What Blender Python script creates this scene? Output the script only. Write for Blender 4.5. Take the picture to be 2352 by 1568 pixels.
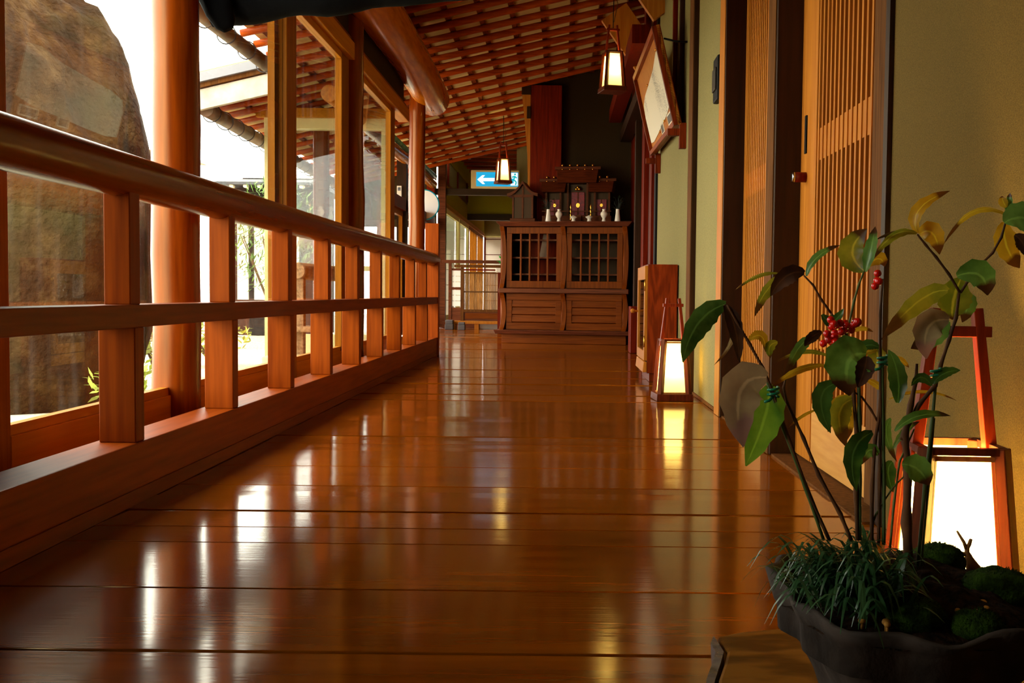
import bpy, bmesh, math, random
from mathutils import Vector, Matrix, Euler
C = bpy.context.scene.collection
SC = bpy.context.scene
for o in list(bpy.data.objects):
    bpy.data.objects.remove(o)
rnd = random.Random(7)
PI = math.pi

# ------------------------------------------------------------------ camera
FPX = 2390.0                      # focal length in pixels of the 2352 px wide frame
CAM_H = 0.45
PITCH = math.atan(109 / FPX)
ROLL = math.radians(0.6)
fwd = Vector((0, math.cos(PITCH), -math.sin(PITCH)))
up0 = Vector((0, math.sin(PITCH), math.cos(PITCH)))
rt0 = Vector((1, 0, 0))
rt = rt0 * math.cos(ROLL) + up0 * math.sin(ROLL)
up = up0 * math.cos(ROLL) - rt0 * math.sin(ROLL)
cd = bpy.data.cameras.new('camera')
cam = bpy.data.objects.new('camera', cd)
C.objects.link(cam)
cam.matrix_world = Matrix(((rt.x, up.x, -fwd.x, 0), (rt.y, up.y, -fwd.y, 0), (rt.z, up.z, -fwd.z, CAM_H), (0, 0, 0, 1)))
cd.sensor_width = 36
cd.lens = FPX / 2352 * 36
cd.shift_x = -109 / 2352
cd.clip_start = 0.02
SC.camera = cam

# ------------------------------------------------------------------ world, exposure
SKY = 12.5
w = bpy.data.worlds.new('overcast_sky')
SC.world = w
w.use_nodes = True
bg = w.node_tree.nodes['Background']
bg.inputs[0].default_value = (1.0, 0.955, 0.87, 1)
bg.inputs[1].default_value = SKY
SC.view_settings.view_transform = 'Standard'
SC.view_settings.look = 'None'
SC.view_settings.exposure = 0.0
SC.view_settings.gamma = 1.0
SC.view_settings.use_curve_mapping = False
SC.cycles.caustics_reflective = False
SC.cycles.blur_glossy = 0.5


# daylight portal over the window wall: emits nothing, only tells the sampler where the sky comes in
pl_ = bpy.data.lights.new('window_portal', 'AREA')
pl_.shape = 'RECTANGLE'
pl_.size, pl_.size_y = 9.2, 2.0
pl_.cycles.is_portal = True
po = bpy.data.objects.new('window_portal', pl_)
C.objects.link(po)
po.matrix_world = Matrix(((0, 0, -1, -1.15), (1, 0, 0, 4.95), (0, -1, 0, 1.1), (0, 0, 0, 1)))


# ------------------------------------------------------------------ measuring: pixel of the photograph -> place in the corridor
def ray(x, y):
    a = (x - 1285) / FPX
    b = -(y - 784) / FPX
    u = a * math.cos(ROLL) - b * math.sin(ROLL)
    v = a * math.sin(ROLL) + b * math.cos(ROLL)
    return Vector((u, math.cos(PITCH) + v * math.sin(PITCH), -math.sin(PITCH) + v * math.cos(PITCH)))


def at_y(x, y, Y):
    d = ray(x, y)
    t = Y / d.y
    return Vector((d.x * t, Y, CAM_H + d.z * t))


def at_z(x, y, Z=0.0):
    d = ray(x, y)
    t = (Z - CAM_H) / d.z
    return Vector((d.x * t, d.y * t, Z))


# ------------------------------------------------------------------ materials
def lin(c):
    return tuple(((v / 255) / 12.92 if v / 255 <= 0.04045 else ((v / 255 + 0.055) / 1.055) ** 2.4) for v in c)


def new_mat(name):
    m = bpy.data.materials.new(name)
    m.use_nodes = True
    nt = m.node_tree
    return m, nt, nt.nodes['Principled BSDF']


def nd(nt, typ, **kw):
    n = nt.nodes.new(typ)
    for k, v in kw.items():
        setattr(n, k, v)
    return n


def mixrgb(nt, blend='MIX', fac=None):
    n = nd(nt, 'ShaderNodeMix', data_type='RGBA', blend_type=blend)
    if fac is not None:
        n.inputs[0].default_value = fac
    return n


def wood(name, dark, light, axis='Z', scale=9.0, rough=0.45, stretch=14, bump=0.15, spec=0.14, vary=0.25, coat=0.0, rings=0.5):
    m, nt, b = new_mat(name)
    tc = nd(nt, 'ShaderNodeTexCoord')
    oi = nd(nt, 'ShaderNodeObjectInfo')
    add = nd(nt, 'ShaderNodeVectorMath', operation='MULTIPLY_ADD')
    add.inputs[1].default_value = (37, 53, 71)
    nt.links.new(oi.outputs['Random'], add.inputs[0])
    nt.links.new(tc.outputs['Object'], add.inputs[2])
    mp = nd(nt, 'ShaderNodeMapping')
    s = [scale] * 3
    s['XYZ'.index(axis)] = scale / stretch
    mp.inputs['Scale'].default_value = s
    nt.links.new(add.outputs[0], mp.inputs[0])
    n1 = nd(nt, 'ShaderNodeTexNoise')
    n1.inputs['Scale'].default_value = 1.0
    n1.inputs['Detail'].default_value = 3
    n1.inputs['Distortion'].default_value = 0.6
    nt.links.new(mp.outputs[0], n1.inputs[0])
    # growth rings from the iso-lines of the noise
    mul = nd(nt, 'ShaderNodeMath', operation='MULTIPLY')
    mul.inputs[1].default_value = 60
    nt.links.new(n1.outputs['Fac'], mul.inputs[0])
    sn = nd(nt, 'ShaderNodeMath', operation='SINE')
    nt.links.new(mul.outputs[0], sn.inputs[0])
    n2 = nd(nt, 'ShaderNodeTexNoise')
    n2.inputs['Scale'].default_value = 9.0
    n2.inputs['Detail'].default_value = 4
    nt.links.new(mp.outputs[0], n2.inputs[0])
    a = nd(nt, 'ShaderNodeMath', operation='MULTIPLY_ADD')
    a.inputs[1].default_value = 0.13 * rings
    nt.links.new(sn.outputs[0], a.inputs[0])
    nt.links.new(n2.outputs['Fac'], a.inputs[2])
    ramp = nd(nt, 'ShaderNodeValToRGB')
    ramp.color_ramp.elements[0].position = 0.28
    ramp.color_ramp.elements[1].position = 0.68
    ramp.color_ramp.elements[0].color = (*lin(dark), 1)
    ramp.color_ramp.elements[1].color = (*lin(light), 1)
    nt.links.new(a.outputs[0], ramp.inputs[0])
    hv = nd(nt, 'ShaderNodeHueSaturation')
    vr = nd(nt, 'ShaderNodeMapRange')
    vr.inputs['To Min'].default_value = 1 - vary
    vr.inputs['To Max'].default_value = 1 + vary
    nt.links.new(oi.outputs['Random'], vr.inputs[0])
    nt.links.new(vr.outputs[0], hv.inputs['Value'])
    nt.links.new(ramp.outputs[0], hv.inputs['Color'])
    nt.links.new(hv.outputs[0], b.inputs['Base Color'])
    b.inputs['Roughness'].default_value = rough
    b.inputs['Specular IOR Level'].default_value = spec
    b.inputs['Specular Tint'].default_value = (1.0, 0.72, 0.36, 1)
    b.inputs['Coat Weight'].default_value = coat
    b.inputs['Coat Roughness'].default_value = 0.08
    if bump:
        bp = nd(nt, 'ShaderNodeBump')
        bp.inputs['Strength'].default_value = bump
        bp.inputs['Distance'].default_value = 0.002
        nt.links.new(a.outputs[0], bp.inputs['Height'])
        nt.links.new(bp.outputs[0], b.inputs['Normal'])
    return m


def plain(name, col, rough=0.6, spec=0.3, metal=0.0, noise=0.0, nscale=60, bump=0.0, bscale=200, col2=None, trans=0.0):
    m, nt, b = new_mat(name)
    b.inputs['Base Color'].default_value = (*lin(col), 1)
    b.inputs['Roughness'].default_value = rough
    b.inputs['Specular IOR Level'].default_value = spec
    b.inputs['Metallic'].default_value = metal
    if noise or col2:
        tc = nd(nt, 'ShaderNodeTexCoord')
        n = nd(nt, 'ShaderNodeTexNoise')
        n.inputs['Scale'].default_value = nscale
        n.inputs['Detail'].default_value = 5
        nt.links.new(tc.outputs['Object'], n.inputs[0])
        r = nd(nt, 'ShaderNodeValToRGB')
        r.color_ramp.elements[0].position = 0.35
        r.color_ramp.elements[1].position = 0.65
        c2 = col2 if col2 else tuple(v * (1 - noise) for v in col)
        r.color_ramp.elements[0].color = (*lin(c2), 1)
        r.color_ramp.elements[1].color = (*lin(col), 1)
        nt.links.new(n.outputs['Fac'], r.inputs[0])
        nt.links.new(r.outputs[0], b.inputs['Base Color'])
    if bump:
        tc = nd(nt, 'ShaderNodeTexCoord')
        n = nd(nt, 'ShaderNodeTexNoise')
        n.inputs['Scale'].default_value = bscale
        n.inputs['Detail'].default_value = 4
        nt.links.new(tc.outputs['Object'], n.inputs[0])
        bp = nd(nt, 'ShaderNodeBump')
        bp.inputs['Strength'].default_value = bump
        bp.inputs['Distance'].default_value = 0.004
        nt.links.new(n.outputs['Fac'], bp.inputs['Height'])
        nt.links.new(bp.outputs[0], b.inputs['Normal'])
    return m


def glow(name, col, strength):
    m, nt, b = new_mat(name)
    b.inputs['Base Color'].default_value = (*lin(tuple(v * 0.3 for v in col)), 1)
    b.inputs['Emission Color'].default_value = (*lin(col), 1)
    b.inputs['Emission Strength'].default_value = strength
    return m


def glass_mat(name, tint=(0.93, 0.96, 0.93), dirt=0.014):
    m = bpy.data.materials.new(name)
    m.use_nodes = True
    nt = m.node_tree
    nt.nodes.clear()
    out = nd(nt, 'ShaderNodeOutputMaterial')
    tr = nd(nt, 'ShaderNodeBsdfTransparent')
    tr.inputs[0].default_value = (*tint, 1)
    gl = nd(nt, 'ShaderNodeBsdfGlossy')
    gl.inputs['Roughness'].default_value = 0.0
    lw = nd(nt, 'ShaderNodeLayerWeight')
    lw.inputs[0].default_value = 0.5
    pw = nd(nt, 'ShaderNodeMath', operation='POWER')
    pw.inputs[1].default_value = 5
    nt.links.new(lw.outputs['Facing'], pw.inputs[0])
    fr = nd(nt, 'ShaderNodeMath', operation='MULTIPLY_ADD')
    fr.inputs[1].default_value = 0.96
    fr.inputs[2].default_value = 0.04
    nt.links.new(pw.outputs[0], fr.inputs[0])
    mx = nd(nt, 'ShaderNodeMixShader')
    nt.links.new(fr.outputs[0], mx.inputs[0])
    nt.links.new(tr.outputs[0], mx.inputs[1])
    nt.links.new(gl.outputs[0], mx.inputs[2])
    # dried wipe marks on the pane
    tc = nd(nt, 'ShaderNodeTexCoord')
    mp = nd(nt, 'ShaderNodeMapping')
    mp.inputs['Scale'].default_value = (1, 9, 1.2)
    n = nd(nt, 'ShaderNodeTexNoise')
    n.inputs['Scale'].default_value = 3
    n.inputs['Detail'].default_value = 6
    nt.links.new(tc.outputs['Object'], mp.inputs[0])
    nt.links.new(mp.outputs[0], n.inputs[0])
    r = nd(nt, 'ShaderNodeMapRange')
    r.inputs['From Min'].default_value = 0.52
    r.inputs['From Max'].default_value = 0.8
    r.inputs['To Max'].default_value = dirt
    nt.links.new(n.outputs['Fac'], r.inputs[0])
    df = nd(nt, 'ShaderNodeBsdfTranslucent')
    df.inputs[0].default_value = (0.5, 0.48, 0.42, 1)
    m2 = nd(nt, 'ShaderNodeMixShader')
    nt.links.new(r.outputs[0], m2.inputs[0])
    nt.links.new(mx.outputs[0], m2.inputs[1])
    nt.links.new(df.outputs[0], m2.inputs[2])
    nt.links.new(m2.outputs[0], out.inputs[0])
    return m


M = {}
M['cedar'] = wood('cedar_railing', (112, 40, 1), (142, 60, 3), 'Y', 7, 0.42, 20, 0.1, rings=0.3)
M['handrail'] = wood('polished_handrail', (112, 40, 1), (142, 60, 3), 'Y', 7, 0.26, 20, 0.02, rings=0.12, spec=0.3)
M['cedar_z'] = wood('cedar_baluster', (112, 40, 1), (142, 60, 3), 'Z', 7, 0.45, 20, 0.1, vary=0.1, rings=0.3)
M['log'] = wood('polished_log', (98, 33, 1), (134, 56, 4), 'Z', 6, 0.27, 16, 0.08, rings=0.12, spec=0.5)
M['log_y'] = wood('polished_log_beam', (158, 80, 3), (196, 110, 8), 'Y', 5, 0.25, 10, 0.08, rings=0.10, spec=0.6)
M['sash'] = wood('sash_cypress', (128, 68, 6), (156, 92, 16), 'Z', 7, 0.4, 20, 0.08, vary=0.08, rings=0.3)
M['sash_y'] = wood('sash_cypress_rail', (176, 108, 20), (198, 130, 34), 'Y', 7, 0.4, 20, 0.08, vary=0.08, rings=0.3)  # paler copy of the sash wood; light on the rails is in its colour
M['rafter'] = wood('rafter_wood', (132, 42, 4), (166, 68, 9), 'X', 8, 0.4, 16, 0.2, vary=0.15)
M['batten'] = wood('batten_wood', (84, 30, 6), (120, 48, 12), 'Y', 9, 0.5, 16, 0.1)
M['cream'] = plain('ceiling_board', (216, 184, 116), 0.7, 0.2, noise=0.06, nscale=8)
M['darkpost'] = wood('dark_stained_post', (24, 9, 5), (44, 17, 9), 'Z', 8, 0.5, 18, 0.1, vary=0.1, spec=0.3)
M['darkbeam'] = wood('dark_stained_beam', (22, 9, 5), (40, 16, 9), 'X', 8, 0.5, 18, 0.1, spec=0.3)
M['jamb'] = wood('weathered_jamb', (80, 46, 18), (110, 68, 32), 'Z', 10, 0.7, 14, 0.3, vary=0.1, spec=0.08)
M['lattice'] = wood('lattice_cypress', (164, 92, 24), (188, 116, 38), 'Z', 8, 0.5, 20, 0.05, vary=0.08, rings=0.3)
M['lattice_back'] = wood('lattice_backboard', (90, 26, 6), (112, 36, 8), 'Z', 8, 0.6, 20, 0.05, vary=0.05)
M['panel'] = wood('door_panel', (184, 124, 58), (204, 146, 76), 'Y', 6, 0.45, 10, 0.05, vary=0.05, rings=0.3)
M['redwood'] = wood('red_brown_pillar', (80, 12, 2), (110, 24, 4), 'Z', 7, 0.45, 16, 0.15, vary=0.1)
M['cab'] = wood('cabinet_wood', (90, 34, 1), (116, 52, 4), 'Z', 9, 0.42, 16, 0.1, vary=0.08)
M['cab_x'] = wood('cabinet_wood_rail', (90, 34, 1), (116, 52, 4), 'X', 9, 0.42, 16, 0.1, vary=0.08)
M['cabdark'] = wood('cabinet_dark_ledge', (74, 34, 20), (108, 56, 32), 'X', 9, 0.4, 16, 0.1, vary=0.08)
M['boxside'] = wood('box_side', (96, 28, 6), (128, 44, 12), 'Z', 10, 0.45, 9, 0.1, rings=1.2)
M['lantwood'] = wood('lantern_wood', (70, 24, 12), (104, 40, 18), 'Z', 12, 0.4, 14, 0.05, vary=0.1)
M['lantinner'] = wood('lantern_liner', (170, 104, 44), (196, 128, 60), 'Z', 12, 0.5, 14, 0.05, vary=0.05)
M['lantred'] = wood('lantern_handle', (104, 30, 12), (140, 46, 18), 'Z', 12, 0.35, 14, 0.05, vary=0.05)
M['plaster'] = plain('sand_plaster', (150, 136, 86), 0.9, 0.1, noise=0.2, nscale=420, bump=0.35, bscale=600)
M['plastershade'] = plain('shaded_sand_plaster', (112, 88, 40), 0.9, 0.1, noise=0.2, nscale=420, bump=0.35, bscale=600)  # darker copy of the sand plaster; the near wall's shade is in its colour
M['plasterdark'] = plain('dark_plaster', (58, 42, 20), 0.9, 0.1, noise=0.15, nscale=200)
M['greenplaster'] = plain('green_plaster', (160, 140, 20), 0.9, 0.1, noise=0.05, nscale=120)
M['glass'] = glass_mat('window_glass')
M['glassclean'] = glass_mat('cabinet_glass', (0.9, 0.9, 0.9), 0.0)
M['white'] = plain('white_porcelain', (226, 214, 186), 0.25, 0.5)
M['brass'] = plain('brass', (220, 160, 60), 0.25, 0.5, metal=1.0)
M['iron'] = plain('black_iron', (14, 11, 9), 0.6, 0.15)
M['shrine'] = wood('shrine_wood', (58, 20, 6), (84, 32, 10), 'X', 14, 0.45, 12, 0.05, vary=0.1)
M['shrinered'] = plain('shrine_red_door', (132, 24, 12), 0.5, 0.3, noise=0.3, nscale=60)
M['paper'] = plain('shoji_paper', (236, 226, 204), 0.8, 0.1)
M['cloth'] = plain('black_cloth', (5, 5, 7), 0.9, 0.1, noise=0.4, nscale=30, bump=0.3, bscale=60)
M['stone'] = plain('grey_stone', (120, 118, 108), 0.9, 0.2, noise=0.3, nscale=14, bump=0.6, bscale=40)
M['patina'] = plain('green_copper', (104, 176, 146), 0.4, 0.4, metal=0.3, noise=0.3, nscale=9)
M['cord'] = plain('brown_cord', (92, 60, 26), 0.8, 0.2)
M['fascia'] = plain('weathered_white_board', (216, 196, 176), 0.6, 0.3, noise=0.22, nscale=7)
M['roofgrey'] = plain('grey_roof', (92, 92, 96), 0.7, 0.3, noise=0.2, nscale=20)
M['cream_frame'] = plain('pale_painted_frame', (246, 228, 160), 0.5, 0.3, noise=0.04, nscale=14)


def floor_mat():
    m = wood('polished_floor', (114, 54, 1), (142, 72, 2), 'X', 2.6, 0.2, 7, 0.0, spec=0.6, vary=0.14, rings=0.35)
    nt = m.node_tree
    b = nt.nodes['Principled BSDF']
    tc = nd(nt, 'ShaderNodeTexCoord')
    mp = nd(nt, 'ShaderNodeMapping')
    mp.inputs['Scale'].default_value = (5, 120, 1)
    n = nd(nt, 'ShaderNodeTexNoise')
    n.inputs['Scale'].default_value = 1.0
    n.inputs['Detail'].default_value = 3
    nt.links.new(tc.outputs['Object'], mp.inputs[0])
    nt.links.new(mp.outputs[0], n.inputs[0])
    n2 = nd(nt, 'ShaderNodeTexNoise')
    n2.inputs['Scale'].default_value = 4.0
    n2.inputs['Detail'].default_value = 2
    nt.links.new(tc.outputs['Object'], n2.inputs[0])
    b1 = nd(nt, 'ShaderNodeBump')
    b1.inputs['Strength'].default_value = 0.10
    b1.inputs['Distance'].default_value = 0.001
    nt.links.new(n.outputs['Fac'], b1.inputs['Height'])
    b2 = nd(nt, 'ShaderNodeBump')
    b2.inputs['Strength'].default_value = 0.05
    b2.inputs['Distance'].default_value = 0.01
    nt.links.new(n2.outputs['Fac'], b2.inputs['Height'])
    nt.links.new(b1.outputs[0], b2.inputs['Normal'])
    nt.links.new(b2.outputs[0], b.inputs['Normal'])
    rr = nd(nt, 'ShaderNodeMapRange')
    rr.inputs['To Min'].default_value = 0.08
    rr.inputs['To Max'].default_value = 0.15
    nt.links.new(n2.outputs['Fac'], rr.inputs[0])
    nt.links.new(rr.outputs[0], b.inputs['Roughness'])
    return m


M['floor'] = floor_mat()


# ------------------------------------------------------------------ mesh building
class MB:
    def __init__(s):
        s.v = []
        s.f = []
        s.smooth = set()

    def _add(s, vs, fs, smooth=False):
        k = len(s.v)
        s.v += [Vector(v) for v in vs]
        for f in fs:
            if smooth:
                s.smooth.add(len(s.f))
            s.f.append([i + k for i in f])
        return s

    def box(s, x0, x1, y0, y1, z0, z1):
        vs = [(x, y, z) for z in (z0, z1) for y in (y0, y1) for x in (x0, x1)]
        return s._add(vs, [(0, 2, 3, 1), (4, 5, 7, 6), (0, 1, 5, 4), (2, 6, 7, 3), (0, 4, 6, 2), (1, 3, 7, 5)])

    def hexa(s, bottom, top):
        """eight corners: a quad below and the quad above it, both counter-clockwise from above"""
        return s._add(list(bottom) + list(top), [(3, 2, 1, 0), (4, 5, 6, 7), (0, 1, 5, 4), (1, 2, 6, 5), (2, 3, 7, 6), (3, 0, 4, 7)])

    def bar(s, p, q, w, h, side=Vector((1, 0, 0)), w2=None, h2=None):
        p, q = Vector(p), Vector(q)
        d = (q - p).normalized()
        side = Vector(side)
        side = (side - d * side.dot(d)).normalized()
        n = d.cross(side)
        w2 = w if w2 is None else w2
        h2 = h if h2 is None else h2
        a = [p + side * sx * w / 2 + n * sy * h / 2 for sx, sy in ((-1, -1), (1, -1), (1, 1), (-1, 1))]
        b = [q + side * sx * w2 / 2 + n * sy * h2 / 2 for sx, sy in ((-1, -1), (1, -1), (1, 1), (-1, 1))]
        return s.hexa(a, b)

    def tube(s, pts, rad, n=12, caps=True, smooth=True, squash=1.0):
        pts = [Vector(p) for p in pts]
        if not isinstance(rad, (list, tuple)):
            rad = [rad] * len(pts)
        vs = []
        ref = None
        for i, p in enumerate(pts):
            d = (pts[min(i + 1, len(pts) - 1)] - pts[max(i - 1, 0)]).normalized()
            if ref is None:
                ref = Vector((0, 0, 1)) if abs(d.z) < 0.9 else Vector((1, 0, 0))
            a = (ref - d * ref.dot(d)).normalized()
            ref = a
            c = d.cross(a)
            for k in range(n):
                t = 2 * PI * k / n
                vs.append(p + a * math.cos(t) * rad[i] + c * math.sin(t) * rad[i] * squash)
        fs = []
        for i in range(len(pts) - 1):
            for k in range(n):
                k2 = (k + 1) % n
                fs.append((i * n + k, i * n + k2, (i + 1) * n + k2, (i + 1) * n + k))
        s._add(vs, fs, smooth)
        if caps:
            b = len(s.v) - len(vs)
            s.f.append([b + k for k in range(n)][::-1])
            s.f.append([b + (len(pts) - 1) * n + k for k in range(n)])
        return s

    def lathe(s, prof, c=(0, 0, 0), n=20, smooth=True):
        c = Vector(c)
        vs = [c + Vector((r * math.cos(2 * PI * k / n), r * math.sin(2 * PI * k / n), z)) for r, z in prof for k in range(n)]
        fs = []
        for i in range(len(prof) - 1):
            for k in range(n):
                k2 = (k + 1) % n
                fs.append((i * n + k, i * n + k2, (i + 1) * n + k2, (i + 1) * n + k))
        s._add(vs, fs, smooth)
        b = len(s.v) - len(vs)
        s.f.append([b + k for k in range(n)][::-1])
        s.f.append([b + (len(prof) - 1) * n + k for k in range(n)])
        return s

    def prism(s, poly, d0, d1):
        """polygon of 3-D points pushed from offset d0 to offset d1"""
        d0, d1 = Vector(d0), Vector(d1)
        n = len(poly)
        vs = [Vector(p) + d0 for p in poly] + [Vector(p) + d1 for p in poly]
        fs = [tuple(range(n))[::-1], tuple(range(n, 2 * n))] + [(i, (i + 1) % n, n + (i + 1) % n, n + i) for i in range(n)]
        return s._add(vs, fs)

    def ball(s, c, r, n=10, m=7, sq=(1, 1, 1)):
        c = Vector(c)
        vs = [c + Vector((0, 0, -r * sq[2]))]
        for i in range(1, m):
            t = PI * i / m
            for k in range(n):
                a = 2 * PI * k / n
                vs.append(c + Vector((r * sq[0] * math.sin(t) * math.cos(a), r * sq[1] * math.sin(t) * math.sin(a), -r * sq[2] * math.cos(t))))
        vs.append(c + Vector((0, 0, r * sq[2])))
        fs = [(0, 1 + (k + 1) % n, 1 + k) for k in range(n)]
        for i in range(m - 2):
            for k in range(n):
                k2 = (k + 1) % n
                fs.append((1 + i * n + k, 1 + i * n + k2, 1 + (i + 1) * n + k2, 1 + (i + 1) * n + k))
        b = 1 + (m - 2) * n
        fs += [(b + k, b + (k + 1) % n, len(vs) - 1) for k in range(n)]
        return s._add(vs, fs, True)

    def quad(s, a, b, c, d):
        return s._add([a, b, c, d], [(0, 1, 2, 3)])

    def build(s, name, mat, parent=None, local=False, bevel=0.0, origin=None, shade=None):
        if parent is not None:
            off = Vector((0, 0, 0)) if local else OFF[parent.name]
            loc = Vector((0, 0, 0))
        else:
            if origin is None:
                xs, ys, zs = zip(*[tuple(v) for v in s.v])
                origin = ((min(xs) + max(xs)) / 2, (min(ys) + max(ys)) / 2, min(zs))
            off = Vector(origin)
            loc = off
        me = bpy.data.meshes.new(name)
        me.from_pydata([tuple(v - off) for v in s.v], [], s.f)
        bm = bmesh.new()
        bm.from_mesh(me)
        bmesh.ops.recalc_face_normals(bm, faces=bm.faces)
        bm.to_mesh(me)
        bm.free()
        for i, p in enumerate(me.polygons):
            p.use_smooth = (i in s.smooth)
        me.materials.append(mat)
        o = bpy.data.objects.new(name, me)
        C.objects.link(o)
        o.location = loc
        if parent is not None:
            o.parent = parent
        OFF[o.name] = off.copy()
        if bevel:
            md = o.modifiers.new('edge', 'BEVEL')
            md.width = bevel
            md.segments = 2
            md.limit_method = 'ANGLE'
            md.angle_limit = math.radians(40)
        return o


OFF = {}


def tag(o, label, cat, group=None):
    o['label'] = label
    o['category'] = cat
    if group:
        o['group'] = group
    return o


def structure(o):
    o['kind'] = 'structure'
    return o


def empty(name, loc, rz=0.0):
    o = bpy.data.objects.new(name, None)
    C.objects.link(o)
    o.location = loc
    o.rotation_euler = (0, 0, rz)
    o.empty_display_size = 0.05
    OFF[o.name] = Vector(loc)
    return o


def thing(name, label, cat, loc, rz=0.0, group=None):
    return tag(empty(name, loc, rz), label, cat, group)


def clone(src, parent, loc):
    c = src.copy()
    C.objects.link(c)
    c.parent = parent
    c.location = loc
    OFF[c.name] = OFF[src.name] - Vector(loc)
    return c


def copy_tree(o, parent=None):
    c = o.copy()
    C.objects.link(c)
    c.parent = parent
    OFF[c.name] = OFF[o.name].copy()
    for ch in list(o.children):
        copy_tree(ch, c)
    return c

# ================================================================== SETTING
def roof_z(x):
    return 2.415 + 0.24 * x


# ---- floor: transverse boards
floor = structure(empty('floor', (0, 0, 0)))
seams = [1.289 - 0.28 * k for k in range(14, 0, -1)] + [1.289, 1.564, 1.847, 1.972, 2.124, 2.272, 2.404, 2.683, 2.955, 3.09, 3.247, 3.49, 3.644]
while seams[-1] < 20.4:
    seams.append(seams[-1] + rnd.choice((0.27, 0.28, 0.14, 0.29)))
for y0, y1 in zip(seams, seams[1:]):
    xl = -1.06 if y1 < 7.3 else -1.62
    a, b = rnd.uniform(-0.0015, 0.0015), rnd.uniform(-0.0015, 0.0015)
    if abs(y1 - 1.289) < 1e-4:
        a, b = 0.0002, -0.0028
    c = (a + b) / 2 + rnd.uniform(-0.0005, 0.0002)
    m = MB()
    g = 0.0010
    ys = (y0 + g, (y0 + y1) / 2, y1 - g)
    zs = (a, c, b)
    vs = []
    for y, z in zip(ys, zs):
        vs += [(xl, y, -0.03), (xl, y, z - 0.001), (0.72, y, z - 0.001), (0.72, y, -0.03)]
    fs = []
    for i in range(2):
        for k in range(4):
            k2 = (k + 1) % 4
            fs.append((i * 4 + k, i * 4 + k2, (i + 1) * 4 + k2, (i + 1) * 4 + k))
    fs += [(3, 2, 1, 0), (8, 9, 10, 11)]
    m._add(vs, fs)
    m.build('plank', M['floor'], floor, bevel=0.0012)
MB().box(-1.62, 0.72, seams[0], seams[-1], -0.08, -0.031).build('subfloor', M['darkpost'], floor)

# ---- sloping ceiling: boards, battens along the corridor, round rafters across it
roof = MB()
RR = 0.025
t = 2 * RR + 0.018
for (xa, xb, ya, yb) in ((-1.9, 0.78, -2.6, 7.2), (-2.66, 0.78, 7.2, 13.62)):
    A = [(xa, ya, roof_z(xa) + t), (xb, ya, roof_z(xb) + t), (xb, yb, roof_z(xb) + t), (xa, yb, roof_z(xa) + t)]
    B = [(x, y, z + 0.06) for x, y, z in A]
    roof.hexa(A, B)
ceiling = structure(roof.build('ceiling', M['cream']))
for x in [0.70 - 0.21 * k for k in range(16)]:
    ya = -2.6 if x > -1.86 else 7.22
    z = roof_z(x) + 2 * RR
    m = MB()
    m.bar((x, ya, z + 0.009), (x, 13.6, z + 0.009), 0.038, 0.018, side=Vector((1, 0, 0.24)))
    m.build('batten', M['batten'], ceiling)
rafter_src = {}
raft_y = [8.50 - 0.277 * k for k in range(39, -1, -1)] + [8.84, 9.2, 9.58, 9.98]
while raft_y[-1] < 13.1:
    raft_y.append(raft_y[-1] + 0.40)
for y in raft_y:
    y += rnd.uniform(-0.01, 0.01)
    if y < -2.5:
        continue
    xl = -1.92 if y < 7.2 else -2.68
    v = rnd.randrange(3)
    key = (xl, v)
    if key not in rafter_src:
        pts, rad = [], []
        n = 7
        for i in range(n):
            x = xl + (0.77 - xl) * i / (n - 1)
            pts.append((x, y + rnd.uniform(-0.008, 0.008), roof_z(x) + RR + rnd.uniform(-0.004, 0.004)))
            rad.append(RR * rnd.uniform(0.93, 1.06))
        o = MB().tube(pts, rad, 8).build('rafter', M['rafter'], ceiling)
        rafter_src[key] = (o, y)
    else:
        s, ys = rafter_src[key]
        clone(s, ceiling, s.location + Vector((0, y - ys, 0)))

# ---- left: header and frieze over the windows
structure(MB().box(-1.12, -1.045, -2.6, 7.2, 1.615, 1.70).build('trim_1', M['sash_y'], bevel=0.004))
structure(MB().box(-1.105, -1.06, -2.6, 7.16, 1.70, 1.727).build('trim_2', M['cedar']))
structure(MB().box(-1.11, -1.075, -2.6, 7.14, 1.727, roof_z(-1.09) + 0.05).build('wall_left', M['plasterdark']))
structure(MB().box(-1.14, -1.03, -2.6, 7.2, -0.06, 0.004).build('baseboard_left', M['sash_y']))


def window(n, y0, y1, st=0.13, left=True, right=True):
    e = structure(empty('window_%d' % n, (-1.09, y0, 0.004)))
    x0, x1 = -1.107, -1.073
    zt = 1.615
    if left:
        MB().box(x0, x1, y0, y0 + st, 0.004, zt).build('stile', M['sash'], e, bevel=0.003)
    if right:
        MB().box(x0, x1, y1 - st, y1, 0.004, zt).build('stile', M['sash'], e, bevel=0.003)
    a, b = y0 + (st if left else 0), y1 - (st if right else 0)
    MB().box(x0, x1, a, b, 0.004, 0.160).build('bottom_rail', M['sash_y'], e, bevel=0.002)
    MB().box(x0 + 0.006, x1 - 0.006, a, b, 0.160, 0.181).build('glazing_bead', M['sash_y'], e)
    MB().box(x0, x1, a, b, zt - 0.032, zt).build('top_rail', M['sash_y'], e, bevel=0.002)
    MB().box(-1.092, -1.088, a, b, 0.181, zt - 0.032).build('pane', M['glass'], e)
    return e


structure(MB().box(-1.11, -1.07, -2.6, 0.32, 0.004, 1.615).build('wall_left_blocker', M['plasterdark']))  # unseen wall added across the window row to darken the near corridor
structure(MB().box(-1.11, -1.07, 0.80, 1.90, 0.004, 1.615).build('wall_left_blocker2', M['plasterdark']))  # unseen wall added so the railing fronts stay dark
window(1, 1.905, 2.93, 0.125, True, False)
window(11, 0.33, 0.79, 0.05)  # unseen narrow window, added to light the potted plant
window(2, 2.93, 4.247, 0.15, False, True)
window(3, 4.255, 5.32, 0.20, False, True)
window(4, 5.37, 6.75, 0.16)
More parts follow.
